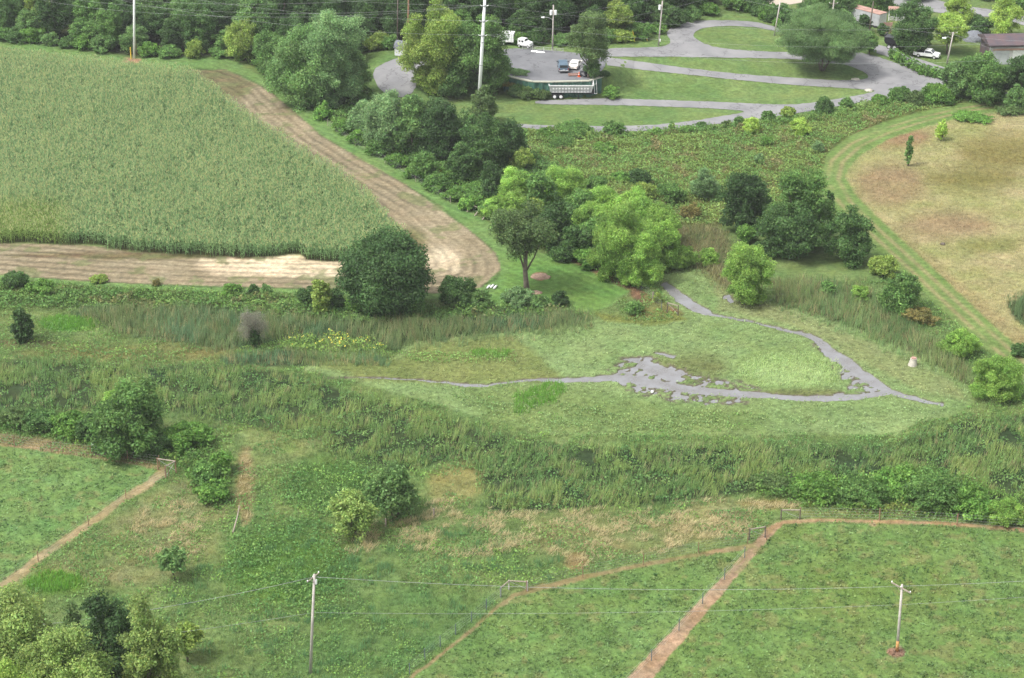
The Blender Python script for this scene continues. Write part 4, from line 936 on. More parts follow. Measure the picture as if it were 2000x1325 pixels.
T('tree',1688,62,28,30,'deep','dark tree growing beside the long storage trailer',bottom=.05)
S(1724,72,46,24,'dark','dark bush at the end of the long storage trailer')
T('tree',1755,34,12,34,'deep','dark bushy tree behind the small porch',bottom=.05)
for i,(x,b,t,w_,st) in enumerate([(1480,20,-30,70,'dark'),(1440,16,-30,70,'green'),(1530,46,8,56,'dark'),(1560,62,22,60,'dark'),(1500,34,6,50,'green'),(1585,50,0,70,'dark'),(1640,34,-20,70,'dark'),(1690,18,-24,60,'mid'),(1720,24,-20,50,'green'),(1650,60,20,50,'mid'),(1545,72,44,40,'deep'),(1600,30,-30,70,'green')]):
    T('tree',x,b,t,w_,st,['dark tree above the hedge fence of the loop','green tree at the left end of the grove behind the loop','dark bushy tree just behind the leaning pale pole','dark tree touching the left side of the weeping willow','green tree behind the hedge top left of the leaning pole','dark tree rising behind the middle of the weeping willow','dark tree behind the left end of the storage trailer','mid green tree above the storage trailer','green tree between storage trailer and highway','mid green tree between weeping willow and storage trailer','deep green bush-like tree at the foot of the leaning pole','green tree behind the grove below the pale gravel yard'][i],bottom=.03,dens=.8,group='trees of the grove behind the looping road')
for i,(x,b,t,w_,st) in enumerate([(1790,0,-40,60,'green'),(1990,20,-10,40,'green'),(1830,-6,-40,50,'mid'),(1925,-2,-30,50,'mid')]):
    T('tree',x,b,t,w_,st,['green tree beside the gap of the highway','small green tree in the top right corner beyond the highway','mid green tree just beyond the highway','mid green tree right of the pole beyond the highway'][i],bottom=.03,group='trees beyond the highway')
for i,(x,b) in enumerate([(1448,20),(1462,26),(1476,33),(1490,40),(1504,46),(1518,54),(1532,62)]):
    S(x,b,b-18,22,'vine' if i%2 else 'dark',ORD[i]+' hedge bush down the fence line above the looping road',group='hedge bushes on the fence above the looping road')
# --- the wood: variants shared by copies
VAR=[]
for i,(st,w_,h_) in enumerate([('deep',8,12),('dark',9,12.5),('dark',7.5,11),('green',8.5,12),('deep',9,14),('mid',8,11),('dark',8,10),('yellowgreen',8,10.5)]):
    me,L=crown_mesh('crown',w_,h_,st,.06,900+i,.8,0,'round' if i%2 else 'tall',1.15); VAR.append((me,trunk_mesh('trunk',w_,h_,L,.1,900+i),w_,h_))
gw=random.Random(5); pts=[]
P_=[ray(a,b) for a,b in WOODS]
cand=[]
for k in range(60000):
    x=gw.uniform(-150,120); y=gw.uniform(385,462); cand.append((x,y))
A=np.array(cand); cpx,cpy=proj(A[:,0],A[:,1],hgt(A[:,0],A[:,1])); dw=inside(WOODS,cpx,cpy)
for (x,y),a,b,d in zip(cand,cpx,cpy,dw):
    if d>-2 or b<-45 or a<-90 or a>1400: continue
    sp_=5.2 if b>20 else 6.2
    if any((x-q[0])**2+(y-q[1])**2<sp_*sp_ for q in pts): continue
    pts.append((x,y,a,b,d))
pts.sort(key=lambda q:-q[3]); pts=pts[:285]
for n_,(x,y,a,b,d) in enumerate(pts):
    front=abs(d)<9
    i=gw.choice([0,1,2,3,4,6,0,4] if not front else [1,2,3,5,6,7,3,0])
    if a<560 and gw.random()<.35: i=gw.choice([5,7,3])
    ct,tr_,w_,h_=VAR[i]
    hh=gw.uniform(.82,1.15)*(.62 if front else .92)
    if a<500: hh*=.78
    left=a<560
    adj=['deep green tall','dark green round','dark green narrow','mid green round','deep green high','light green','low dark green','olive green'][i]
    lb=adj+' '+('front-row tree on the edge of the wood, left of the corner trees' if left else 'front-row tree on the edge of the wood, behind the parking lot') if front else ('tree inside the wood at the top left' if left else 'tree inside the dark wood at the top middle')
    lb=lb.replace('inside',['close to the front of','halfway into','far inside'][0 if d>-30 else (1 if b>30 else 2)])
    e=empty('woodland_tree',(x,y,float(hgt(np.float64(x),np.float64(y)))),gw.uniform(0,6.28),lb,'tree','woodland trees: '+('edge' if front else 'interior')+(' left' if left else ' middle'))
    sxy=gw.uniform(.85,1.15)*(hh if hh>.75 else .8); e.scale=(sxy,sxy,hh)
    link('crown',ct,e); link('trunk',tr_,e)
EDGE=[(0,80),(60,86),(130,94),(200,104),(290,112),(330,113),(380,114),(430,114),(470,118),(30,84),(95,90),(165,99),(705,104),(735,100),(765,98),(1010,88),(1050,88),(1100,90),(1140,88),(1180,86),(1215,84),(1250,78),(1285,66),(1320,54),(1350,42),(1380,30)]
for i,(x,b) in enumerate(EDGE):
    st=['green','vine','dark','mid','vine','green','yellowgreen'][i%7]; wd_=[44,56,36,50][i%4]
    S(x,b+2,b-[26,34,22,38,30][i%5],wd_,st,({'green':'green','vine':'yellowish green','dark':'dark','mid':'light green','yellowgreen':'olive'}[st]+' leafy bush at the wood foot '+('%s of the pale utility pole'%('left' if x<262 else 'right') if x<600 else ('near the shed' if x<800 else 'behind the parking lot' if x<1190 else 'above the loop road'))),group='bushes at the foot of the wood '+('left' if x<600 else 'middle'))
#@@OBJ
# ------------------------------------------------------------ poles and wires
def lerp(a,b,t): return a+(b-a)*t
def pole(name,bx,by,tx,ty,r0,r1,material,label,H_=None,cat='utility pole'):
    """foot at picture point bx,by; the pole passes tx,ty; H_ = real height if it goes on above the frame"""
    P=G(bx,by); h=z_at(P,ty); q=Vector(ray(tx,ty,P.z+h)+(P.z+h,)); d=(q-P); 
    if H_: d=d*(H_/d.z)
    e=empty(name,P,0,label,cat)
    mb=MB(); mb.tube([Vector((0,0,-.3)),d*.5,d],[r0,(r0+r1)/2,r1],10); mb.build('pole',material,e,smoothed=True)
    return e,P,d
def crossarm(e,at,half,ang,thick=.06,n=3,material=None):
    mb=MB(); c,s=math.cos(ang),math.sin(ang); a=Vector(at)
    p=a-Vector((c,s,0))*half; q=a+Vector((c,s,0))*half
    o=Vector((-s,c,0))*.14; mb.cyl(p+o,q+o,thick,n=4); mb.cyl(a-Vector((0,0,.7)),a+(q-a)*.5+o,.03,n=4); mb.cyl(a-Vector((0,0,.7)),a+(p-a)*.5+o,.03,n=4)
    mb.build('crossarm',material or M['greywood'],e)
    ins=[]
    for i in range(n):
        t=-1+2*i/(n-1); pt=a+o+Vector((c,s,0))*half*t*.94
        b=MB(); b.cyl(pt,pt+Vector((0,0,.12)),.03,n=6); b.cyl(pt+Vector((0,0,.1)),pt+Vector((0,0,.2)),.075,.05,n=8); b.build('insulator',M['white'],e); ins.append(pt+Vector((0,0,.2)))
    return ins
def wire(a,b,sag,r,label,name='power_line',n=24,group=None):
    a=Vector(a);b=Vector(b); pts=[a.lerp(b,i/n)-Vector((0,0,4*sag*(i/n)*(1-i/n))) for i in range(n+1)]
    mb=MB(); mb.tube(pts,r,4); return tag(mb.build(name,M['wire'],smoothed=True),label,'power line',group)
e1,P1_,d1=pole('utility_pole',606,1316,614,1122,.17,.12,M['wood'],'grey wooden utility pole at the bottom left of centre')
i1=crossarm(e1,d1*.965,1.05,R(60),.07)
b=MB(); b.cyl(d1*.93+Vector((.2,0,-.3)),d1*.93+Vector((.2,0,.2)),.11,n=8); b.build('transformer_bracket',M['white'],e1)
e2,P2_,d2=pole('utility_pole',1752,1272,1762,1142,.17,.12,M['wood'],'grey wooden utility pole with a diagonal crossarm in the lower right pasture')
i2=crossarm(e2,d2*.96,1.35,R(128),.08)
q=d2*.16; b=MB(); b.tube([Vector((0,0,-.02)),q*.5,q],[.18,.176,.172],10); b.build('rusty_band',plain('orange_stained_wood',(.48,.25,.09),.9,noise=.4),e2,smoothed=True)
A_=P1_+d1*.975; B_=P2_+d2*.975; D=(B_-A_)
wire(A_,B_,.9,.016,'long pale power line sagging between the two lower poles'); wire(B_,B_+Vector((D.x,D.y+5,0)),.9,.016,'pale power line running right from the lower right pole'); wire(A_-Vector((D.x*.8,D.y*.8+6,1.5)),A_,1.6,.016,'pale power line running left from the bottom left pole')
A2=P1_+d1*.62; B2=P2_+d2*.70
wire(A2,B2,.5,.011,'thin dark lower line between the two lower poles'); wire(B2,B2+Vector((D.x,D.y+5,0)),.5,.011,'thin dark lower line running right from the lower right pole'); wire(A2-Vector((D.x*.8,D.y*.8+6,0)),A2,.9,.011,'thin dark lower line running left from the bottom left pole')
# tall white pole
e3,P3_,d3=pole('steel_pole',934,220,947,0,.36,.22,M['whitepole'],'tall white steel power pole in front of the round green tree',H_=31)
att=[]
for py_ in (12,42,70):
    h=z_at(P3_,py_); t=h/d3.z; p=d3*t; r=.36-.14*t
    b=MB(); b.cyl(p-Vector((0,0,.18)),p+Vector((0,0,.18)),r+.06,n=12)
    for s_ in (-1,1): b.cyl(p+Vector((s_*(r),-.1,0)),p+Vector((s_*(r+.42),-.2,.2)),.04,n=5)
    b.build('bracket',M['greymetal'],e3)
    for s_ in (-1,1):
        c=MB(); a_=p+Vector((s_*(r+.15),-.2,.05)); c.cyl(a_,a_+Vector((s_*.4,-.1,.2)),.08,.05,n=8); c.build('insulator',M['white'],e3)
    att.append(P3_+p)
for hh_ in (.12,.3,.44): b=MB(); p=d3*hh_; b.cyl(p-Vector((0,0,.08)),p+Vector((0,0,.08)),.36-.14*hh_+.05,n=12); b.build('flange',M['greymetal'],e3)
# pole at the top of the field
e4,P4_,d4=pole('utility_pole',262,113,262,0,.26,.18,M['whitepole'],'tall pale utility pole at the top edge of the corn field',H_=22)
b=MB(); b.cyl((.55,0.3,0),(.55,.3,6.5),.055,n=6); b.build('conduit',M['rust'],e4)
e5=empty('guy_guard',G(256,116),0,'yellow guy wire guard at the foot of the tall pale pole','cable guard'); b=MB(); b.cyl((0,0,0),(.05,.0,2.5),.11,n=8); b.build('sleeve',M['yellow'],e5)
att4=[P4_+d4*(z_at(P4_,y_)/d4.z) for y_ in (1,11,23)]
names=['upper','middle','lowest']
for k in range(3):
    wire(att4[k],att[min(k,2)]+Vector((-.9,0,3.0)) if k<2 else att[0]+Vector((-.9,0,0)),1.6,.014,names[k]+' black line between the pale pole and the tall white pole')
    d_=att4[k]-att[0]; wire(att4[k]+Vector((d_.x*.6,d_.y*.6,2)),att4[k],1.4,.014,names[k]+' line running left from the pale pole')
for k in range(3):
    wire(att[k]+Vector((-.9,-.3,.2)),att[k]+Vector((-75,30,-1)),1.8,.013,names[k]+' line leaving the tall white pole to the left')
    wire(att[k]+Vector((.9,-.3,.2)),att[k]+Vector((95,8-k*2,-6)),2.4,.013,names[k]+' line leaving the tall white pole to the right')
    wire(att[k]+Vector((.9,-.3,.2)),att[k]+Vector((60,52,-3)),2.0,.013,names[k]+' line leaving the tall white pole towards the wood')
# other poles
def streetpole(bx,by,tx,ty,label,material,H_=None,r=.17): return pole('utility_pole',bx,by,tx,ty,r,r*.75,material,label,H_)
e,P,d=streetpole(796,112,798,0,'orange-brown wooden pole beside the small shed',M['brownwood'],17,.2)
streetpole(776,100,777,0,'thin dark pole at the wood edge left of the orange-brown pole',M['bark'],15,.15)
e,P,d=streetpole(1079,100,1081,10,'grey pole with twin grey boxes and a lamp arm behind the parking lot',M['wood'])
for s_ in (-1,1): b=MB(); b.cyl(d*.84+Vector((s_*.45,-.1,-.45)),d*.84+Vector((s_*.45,-.1,.45)),.27,n=10); b.build('transformer',M['white'],e,smoothed=False)
b=MB(); b.tube([d*.68,d*.70+Vector((-.9,-.3,.35)),d*.71+Vector((-1.9,-.5,.4))],.045,6); b.build('lamp_arm',M['metal'],e); b=MB(); b.cyl(d*.71+Vector((-1.8,-.5,.33)),d*.71+Vector((-2.4,-.6,.38)),.2,.12,n=8); b.build('lamp_head',M['white'],e)
e,P,d=streetpole(1227,48,1231,0,'brown pole crowded with pale crossarms at the wood edge',M['brownwood']); 
for t_ in (.98,.86): crossarm(e,d*t_,1.6,R(10),.08,5)
streetpole(1211,40,1213,-8,'dark slim pole left of the pole with crossarms',M['bark'])
e,P,d=streetpole(1286,90,1294,2,'leaning grey pole with a white box beside the upper road',M['wood']); b=MB(); b.cyl(d*.86+Vector((-.45,-.1,-.45)),d*.86+Vector((-.45,-.1,.45)),.27,n=10); b.build('transformer',M['white'],e)
b=MB(); b.box(.15,.4,-.3,-.05,1.0,1.5); b.build('meter_box',M['white'],e)
streetpole(1512,70,1524,3,'leaning pale pole on the edge of the loop lawn',M['wood'])
e,P,d=streetpole(1622,60,1630,-6,'grey pole with a short crossarm behind the weeping willow',M['wood']); crossarm(e,d*.8,.9,0,.07)
streetpole(1697,66,1706,3,'dark brown pole beside the long storage trailer',M['bark'])
e,P,d=streetpole(1849,126,1862,64,'grey pole with a crossarm and a white lamp by the white pickup',M['wood']); crossarm(e,d*.985,.85,0,.07)
b=MB(); b.tube([d*.8,d*.86+Vector((-.8,-.2,.1)),d*.86+Vector((-1.5,-.4,.05))],.045,6); b.build('lamp_arm',M['metal'],e); b=MB(); b.cyl(d*.85+Vector((-1.4,-.4,0)),d*.85+Vector((-2.1,-.5,0)),.22,.15,n=8); b.build('lamp_head',M['whiteglow'],e)
streetpole(1747+135,28,1884,-8,'slim pole beyond the highway at the top right',M['wood'])
for x_,y_,lb in ((1240,82,'yellow guy wire guard on the grass by the wood'),(1264,80,'faint yellow guy wire guard right of the other one by the wood')):
    e=empty('guy_guard',G(x_,y_),0,lb,'cable guard'); b=MB(); b.cyl((0,0,0),(-.5,.3,2.3),.07,n=6); b.build('sleeve',M['yellow'],e)
wire(G(1290,20)+Vector((0,0,7)),G(2050,172)+Vector((0,0,9)),2.5,.014,'thin line crossing in front of the weeping willow'); 
wire(G(1850,126)+Vector((0,0,6.6)),G(2100,200)+Vector((0,0,6)),.8,.014,'thin line running right from the pole with the white lamp')
# ------------------------------------------------------------ fences
def post(e,p,h,r,material,name='post',square=False):
    b=MB(); 
    if square: b.box(p.x-r,p.x+r,p.y-r,p.y+r,p.z-.1,p.z+h)
    else: b.cyl(p-Vector((0,0,.1)),p+Vector((0,0,h)),r,r*.92,n=7)
    return b.build(name,material,e)
def wirefence(pts,h,r,material,label,strands=4,base=None,cat='fence',name='wire_fence'):
    W_=[G(*q) for q in pts]; o=W_[0]; e=empty(name,o,0,label,cat)
    for p in W_: post(e,p-o,h*random.uniform(.95,1.05),r,material)
    b=MB()
    for k in range(strands):
        z=h*(.25+.7*k/(strands-1)); b.tube([p-o+Vector((0,0,z)) for p in W_],.006,3)
    b.build('wire_strands',M['wire'],e); return e
wirefence([(1215,1352),(1272,1291),(1326,1232),(1372,1180),(1415,1132),(1454,1090)],1.5,.05,M['greenpost'],'row of blue-grey steel fence posts along the left side of the diagonal dirt path')
wirefence([(1497,1055),(1460,1062),(1364,1080),(1256,1103),(1138,1128),(1028,1156)],1.5,.05,M['brownwood'],'thin post and wire fence along the curved edge of the middle pasture')
wirefence([(978,1168),(950,1192),(921,1216),(890,1240),(860,1264),(830,1290),(800,1318)],1.4,.05,M['greenpost'],'low wire fence hidden in grass at the lower left edge of the middle pasture')
wirefence([(1562,1014),(1717,1017),(1869,1026),(2010,1038),(2120,1050)],1.6,.08,M['brownwood'],'brown post and wire fence along the back of the right pasture')
wirefence([(330,932),(246,974),(173,1026),(75,1097),(-30,1165)],1.35,.05,M['brownwood'],'brown post and wire fence on the right side of the left pasture')
wirefence([(312,912),(250,903),(178,892),(100,884),(28,872),(-60,862)],1.6,.05,M['brownwood'],'post and wire fence along the back of the left pasture')
wirefence([(1202,560-18),(1193+60,548+18),(1292,606)],1.4,.05,M['greenpost'],'short wire fence below the tallest willow by the pond path')
wirefence([(640,246),(694,285),(752,318),(812,356),(880,398)],1.3,.05,M['greywood'],'old wire fence between the mown strip and the creek thicket')
def hbrace(name,pts,h,label,material=None,r=.085,brace=True,rr=.075):
    W_=[G(*q) for q in pts]; o=W_[0].copy(); e=empty(name,o,0,label,'fence brace')
    for p in W_: post(e,p-o,h,r,material or M['greywood'])
    for i in range(len(W_)-1):
        a=W_[i]-o+Vector((0,0,h*.93)); b_=W_[i+1]-o+Vector((0,0,h*.93)); b=MB(); b.cyl(a,b_,rr,n=7); b.build('rail',M['greywood'],e)
        if brace: b=MB(); b.cyl(W_[i]-o+Vector((0,0,h*.9)),W_[i+1]-o+Vector((0,0,h*.15)),.018,n=4); b.build('brace_wire',M['wire'],e)
    return e
hbrace('fence_brace',[(1463,1055),(1494,1050)],1.55,'wooden H-shaped brace where the middle pasture fence meets the dirt path',M['bark'])
hbrace('fence_brace',[(1525,1015),(1562,1015)],1.4,'wooden H-shaped brace at the bend of the dirt path',M['bark'])
hbrace('fence_brace',[(1558,974),(1567,960)],1.5,'weathered brace standing in the weeds before the vine bank',M['greywood'])
hbrace('fence_brace',[(978,1166),(994,1152),(1030,1154)],1.25,'bent pale rail brace at the corner of the middle pasture',M['wood'])
hbrace('fence_brace',[(309,918),(344,923),(324,934)],1.7,'V-shaped rail brace on three posts at the left pasture corner',M['brownwood'],rr=.08)
hbrace('fence_brace',[(1303,611),(1324,617)],1.7,'old wooden brace by the narrow pool of water',M['bark'])
o=G(912,412); e=empty('broken_fence',o,0,'three leaning grey posts of a broken rail fence by the creek thicket','fence')
tp=[]
for bx,by,tx,ty in ((912,414,923,404),(927,422,938,414),(942,430,952,420)):
    p=G(bx,by)-o; q=p+Vector(((tx-bx)/12.,.55,1.15)); b=MB(); b.cyl(p,q,.12,.10,n=7); b.build('post',M['greywood'],e); tp.append(q)
b=MB(); b.cyl(tp[0]-Vector((0,0,.15)),tp[1]-Vector((0,0,.15)),.05,n=5); b.build('rail',M['greywood'],e); b=MB(); b.cyl(tp[1]-Vector((0,0,.1)),tp[2]-Vector((0,0,.15)),.05,n=5); b.build('rail',M['greywood'],e)
for x_,y_,lb in ((753,1030,'short dark wooden post under the many-stemmed tree'),(847,1010,'old grey post stub in the brush right of the many-stemmed tree'),(1275,612-28,'grey stake beside the pond path')):
    P=G(x_,y_); b=MB(); b.cyl((0,0,-.1),(.04,0,1.15),.12,.11,n=7); o=b.build('wooden_post',M['greywood'],bevel=.01); o.location=P; tag(o,lb,'post')
P=G(455,1042); b=MB(); b.tube([(0,0,.1),(.1,.9,.4),(.25,2.4,.8),(.3,4.3,1.3)],[.1,.09,.08,.05],6); o=b.build('fallen_pole',M['greywood']); o.location=P; tag(o,'pale fallen pole tilted in the grass left of the rough meadow','pole')
# chain link fence with vines at the right
FP_=[(1742,113),(1771,131),(1803,147),(1840,156)]
W_=[G(*q) for q in FP_]; o=W_[0]; e=empty('chain_link_fence',o,0,'vine covered chain link fence between the road and the gravel drive','fence')
for p in W_: post(e,p-o,2.0,.06,M['greymetal'])
b=MB()
for i in range(len(W_)-1):
    a,c=W_[i]-o,W_[i+1]-o
    for k in range(14):
        t0=k/14; t1=(k+1)/14
        b.cyl(a.lerp(c,t0)+Vector((0,0,.05)),a.lerp(c,t1)+Vector((0,0,1.9)),.012,n=3); b.cyl(a.lerp(c,t1)+Vector((0,0,.05)),a.lerp(c,t0)+Vector((0,0,1.9)),.012,n=3)
    b.cyl(a+Vector((0,0,1.95)),c+Vector((0,0,1.95)),.03,n=5)
b.build('mesh',M['greymetal'],e)
for i in range(9):
    t=.05+.95*i/8; k=min(int(t*3),2); p=W_[k].lerp(W_[k+1],t*3-k); me,L=crown_mesh('fence_vine',2.4,2.15,'vine' if i%2 else 'green',0,700+i,1.0,0,'round',.8)
    v=link('fence_vine',me); v.location=p+Vector((0,.3,0)); tag(v,'dark vine heap hanging over the chain link fence','vine','vine heaps on the chain link fence')
# ------------------------------------------------------------ retaining wall of the lot
base=[Vector((*ray(a,b,0),0)) for a,b in WALL]; o=base[0].copy(); e=empty('retaining_wall',o,0,'green corrugated retaining wall with a pale cap holding up the parking lot','wall')
b=MB(); cap=MB(); rows=[]
for i in range(len(base)-1):
    a,c=base[i]-o,base[i+1]-o; n=max(1,int((c-a).length/.35)); d=(c-a).normalized(); nn=Vector((d.y,-d.x,0))
    for k in range(n):
        rows.append(a.lerp(c,k/n)+nn*(.0 if (k//2)%2 else .22)+nn*.05)
    w_=.16; cap.add([a-nn*.35+Vector((0,0,3.08)),c-nn*.35+Vector((0,0,3.08)),c+nn*.32+Vector((0,0,3.08)),a+nn*.32+Vector((0,0,3.08))]+[a-nn*.35+Vector((0,0,3.26)),c-nn*.35+Vector((0,0,3.26)),c+nn*.32+Vector((0,0,3.26)),a+nn*.32+Vector((0,0,3.26))],[(0,1,2,3)[::-1],(4,5,6,7),(0,1,5,4),(1,2,6,5),(2,3,7,6),(3,0,4,7)])
v=[r_+Vector((0,0,-.3)) for r_ in rows]+[r_+Vector((0,0,3.1)) for r_ in rows]; n=len(rows)
v+= [r_+Vector((0,.35,-.3)) for r_ in rows]+[r_+Vector((0,.35,3.1)) for r_ in rows]
b.add(v,[(i,i+1,n+i+1,n+i) for i in range(n-1)]+[(n+i,n+i+1,3*n+i+1,3*n+i) for i in range(n-1)]+[(2*n+i+1,2*n+i,3*n+i,3*n+i+1) for i in range(n-1)]); b.build('sheet_piling',M['greenwall'],e); cap.build('cap',plain('pale_cap',(.40,.40,.32),.8),e)
# railing fence on the lot's right edge and the back rail
def lotP(x,y,z=3.08): return Vector((*ray(x,y,z),z))
for pts,h,lb in (([(1134,137),(1146,146),(1158,155)],1.3,'short chain link fence at the front right of the lot'),([(1020,97),(1040,98.5),(1062,101),(1085,103),(1100,104)],.9,'low metal railing along the back of the lot')):
    W_=[lotP(*q) for q in pts]; o=W_[0]; e=empty('railing',o,0,lb,'railing')
    for p in W_: post(e,p-o,h,.04,M['metal'])
    for z in ((.35,.6,h) if h<1 else (.2,.5,.8,1.1,h)): b=MB(); b.tube([p-o+Vector((0,0,z)) for p in W_],.03,4); b.build('rail',M['metal'],e)
# ------------------------------------------------------------ vehicles
def wheel(e,x,y,r,w_,rim=None,name='wheel'):
    b=MB(); b.cyl((x,y-w_/2,r),(x,y+w_/2,r),r,n=20); o=b.build(name,M['dark'],e,bevel=.02)
    c=MB(); c.cyl((x,y-w_/2-.012,r),(x,y+w_/2+.012,r),r*.6,n=16); k=c.build('rim',rim or M['metal'],o); return o
def place(name,x,y,ang,label,cat,z=None):
    P=G(x,y) if z is None else lotP(x,y,z); return empty(name,P,ang,label,cat)
# dump trailer
e=place('dump_trailer',1117,191,0,'silver tandem axle dump trailer parked in front of the green wall','trailer'); e.location.z+=.06
Lh=4.35
b=MB(); z0,z1=1.25,2.75
def quadbox(b,A,B):      # ring A (bottom 4) to ring B (top 4)
    b.add(list(A)+list(B),[(3,2,1,0),(4,5,6,7),(0,1,5,4),(1,2,6,5),(2,3,7,6),(3,0,4,7)])
o_=[(-4.2,-1.0),(3.7,-1.0),(3.7,1.0),(-4.2,1.0)]; t_=[(-4.4,-1.22),(4.05,-1.22),(4.05,1.22),(-4.4,1.22)]; ti=[(-4.3,-1.12),(3.95,-1.12),(3.95,1.12),(-4.3,1.12)]; bi=[(-4.1,-.9),(3.6,-.9),(3.6,.9),(-4.1,.9)]
V=[(x,y,z0) for x,y in o_]+[(x,y,z1) for x,y in t_]+[(x,y,z1) for x,y in ti]+[(x,y,z0+.1) for x,y in bi]
F_=[(3,2,1,0)]+[(i,(i+1)%4,4+(i+1)%4,4+i) for i in range(4)]+[(4+i,4+(i+1)%4,8+(i+1)%4,8+i) for i in range(4)]+[(8+i,8+(i+1)%4,12+(i+1)%4,12+i) for i in range(4)]+[(12,13,14,15)]
b.add(V,F_); b.build('tub',M['metal'],e)
b=MB(); 
for y,s_ in ((-1.22,-1),(1.22,1)): b.box(-4.45,4.1,y-.07 if s_<0 else y-.02,y+.02 if s_<0 else y+.07,z1-.1,z1+.06)
b.box(-4.5,-4.4,-1.3,1.3,z1-.12,z1+.05); b.box(4.0,4.12,-1.3,1.3,z1-.1,z1+.3); b.build('top_rim',M['white'],e)
for i in range(13):
    x=-3.9+i*.6
    b=MB(); b.add([(x-.06,-1.02,z0),(x+.06,-1.02,z0),(x+.06,-1.24,z1-.1),(x-.06,-1.24,z1-.1),(x-.06,-1.12,z0),(x+.06,-1.12,z0),(x+.06,-1.32,z1-.1),(x-.06,-1.32,z1-.1)],[(0,1,2,3),(7,6,5,4),(0,4,5,1),(1,5,6,2),(2,6,7,3),(3,7,4,0)]); b.build('side_rib',M['greymetal'],e)
for i in range(12):
    x=-3.6+i*.6
    for a_,c_,u_,v_ in ((-1.30,-1.245,2.02,2.2),(-1.16,-1.11,1.36,1.5)): b=MB(); b.box(x-.16,x+.16,a_,c_,u_,v_); b.build('reflector',M['white'],e)
b=MB(); b.box(-4.0,4.5,-.45,-.3,.98,1.2); b.box(-4.0,4.5,.3,.45,.98,1.2); b.box(-3.9,-1.9,-.95,.95,.75,.98); b.box(2.6,4.4,-1.05,1.05,1.02,1.22); b.build('chassis',M['black'],e)
for s_ in (-.75,.75): b=MB(); b.box(1.1,1.25,s_-.07,s_+.07,.05,1.0); b.box(1.0,1.35,s_-.15,s_+.15,0,.06); b.build('landing_leg',M['dark'],e)
for x in (4.3,4.75):
    for y in (-1.1,1.1): b=MB(); b.cyl((x,y,1.1),(x-.1,y,3.0),.04,n=5); b.build('front_frame',M['metal'],e)
b=MB(); b.cyl((4.75,-1.1,1.1),(4.2,-1.1,1.1),.05,n=5); b.cyl((4.65,-1.1,3.0),(4.65,1.1,3.0),.05,n=5); b.cyl((4.2,-1.1,3.0),(4.65,-1.1,3.0),.04,n=5); b.build('front_frame',M['metal'],e)
for x in (-3.35,-2.15):
    for y in (-1.0,1.0): wheel(e,x,y,.5,.42,M['white'])
b=MB(); b.box(-4.35,-4.3,-1.1,1.1,.45,1.2); b.build('mud_flap',M['dark'],e)
def carbody(e,prof,w_,mat_,glassprof,zi,inset=.14,bev=.05):
    b=MB(); b.prism(prof,-w_/2,w_/2,inset,zi); b.build('body',mat_,e,bevel=bev)
    b=MB(); b.prism(glassprof,-w_/2-.012,w_/2+.012,inset,zi); b.build('side_windows',M['glass'],e)
def quadp(e,name,vs,mat_):
    b=MB(); b.add(vs,[(0,1,2,3)]); n=Vector(vs[1])-Vector(vs[0]); n=n.cross(Vector(vs[3])-Vector(vs[0])).normalized()*.03
    b.add([Vector(v)-n for v in vs],[(3,2,1,0)]); b.f+=[(0,4,5,1),(1,5,6,2),(2,6,7,3),(3,7,4,0)]; b.build(name,mat_,e)
def sedan(e,mat_,hatch=False,L_=4.7,w_=1.78,hgt_=1.42):
    f=L_/2; rx=-f+(.25 if hatch else .95)
    prof=[(-f,.35),(-f,.82 if not hatch else .95),(rx,.95),(rx+.45,hgt_),(.25,hgt_),(1.05,.92),(f-.1,.78),(f,.55),(f,.35)]
    carbody(e,prof,w_,mat_,[(rx+.15,.97),(rx+.52,hgt_-.07),(.2,hgt_-.07),(.88,.97)],1.0)
    y=w_/2-.17
    quadp(e,'rear_window',[(rx+.03,-y,.99),(rx+.03,y,.99),(rx+.42,y-.05,hgt_-.04),(rx+.42,-y+.05,hgt_-.04)][::-1],M['glass'])
    quadp(e,'windshield',[(1.0,-y,.97),(1.0,y,.97),(.29,y-.05,hgt_-.04),(.29,-y+.05,hgt_-.04)],M['glass'])
    for s_ in (-1,1):
        b=MB(); b.box(-f-.02,-f+.05,s_*w_/2*.9-.16*(1 if s_>0 else 0),s_*w_/2*.9+.16*(0 if s_>0 else 1),.62,.8); b.build('tail_light',M['red'],e)
        b=MB(); b.box(f-.06,f+.02,s_*w_/2*.88-.2*(1 if s_>0 else 0),s_*w_/2*.88+.2*(0 if s_>0 else 1),.56,.72); b.build('headlight',M['white'],e)
        b=MB(); b.box(.75,.9,s_*(w_/2+.08)-.08,s_*(w_/2+.08)+.08,.92,1.05); b.build('mirror',mat_,e)
        for x in (-f*.6,f*.62): wheel(e,x,s_*(w_/2-.1),.33,.22)
    b=MB(); b.box(-f-.04,-f+.02,-w_/2*.95,w_/2*.95,.36,.52); b.build('bumper',M['dark'] if hatch else mat_,e)
    b=MB(); b.box(-f-.05,-f-.02,-.22,.22,.6,.72); b.build('licence_plate',M['white'],e)
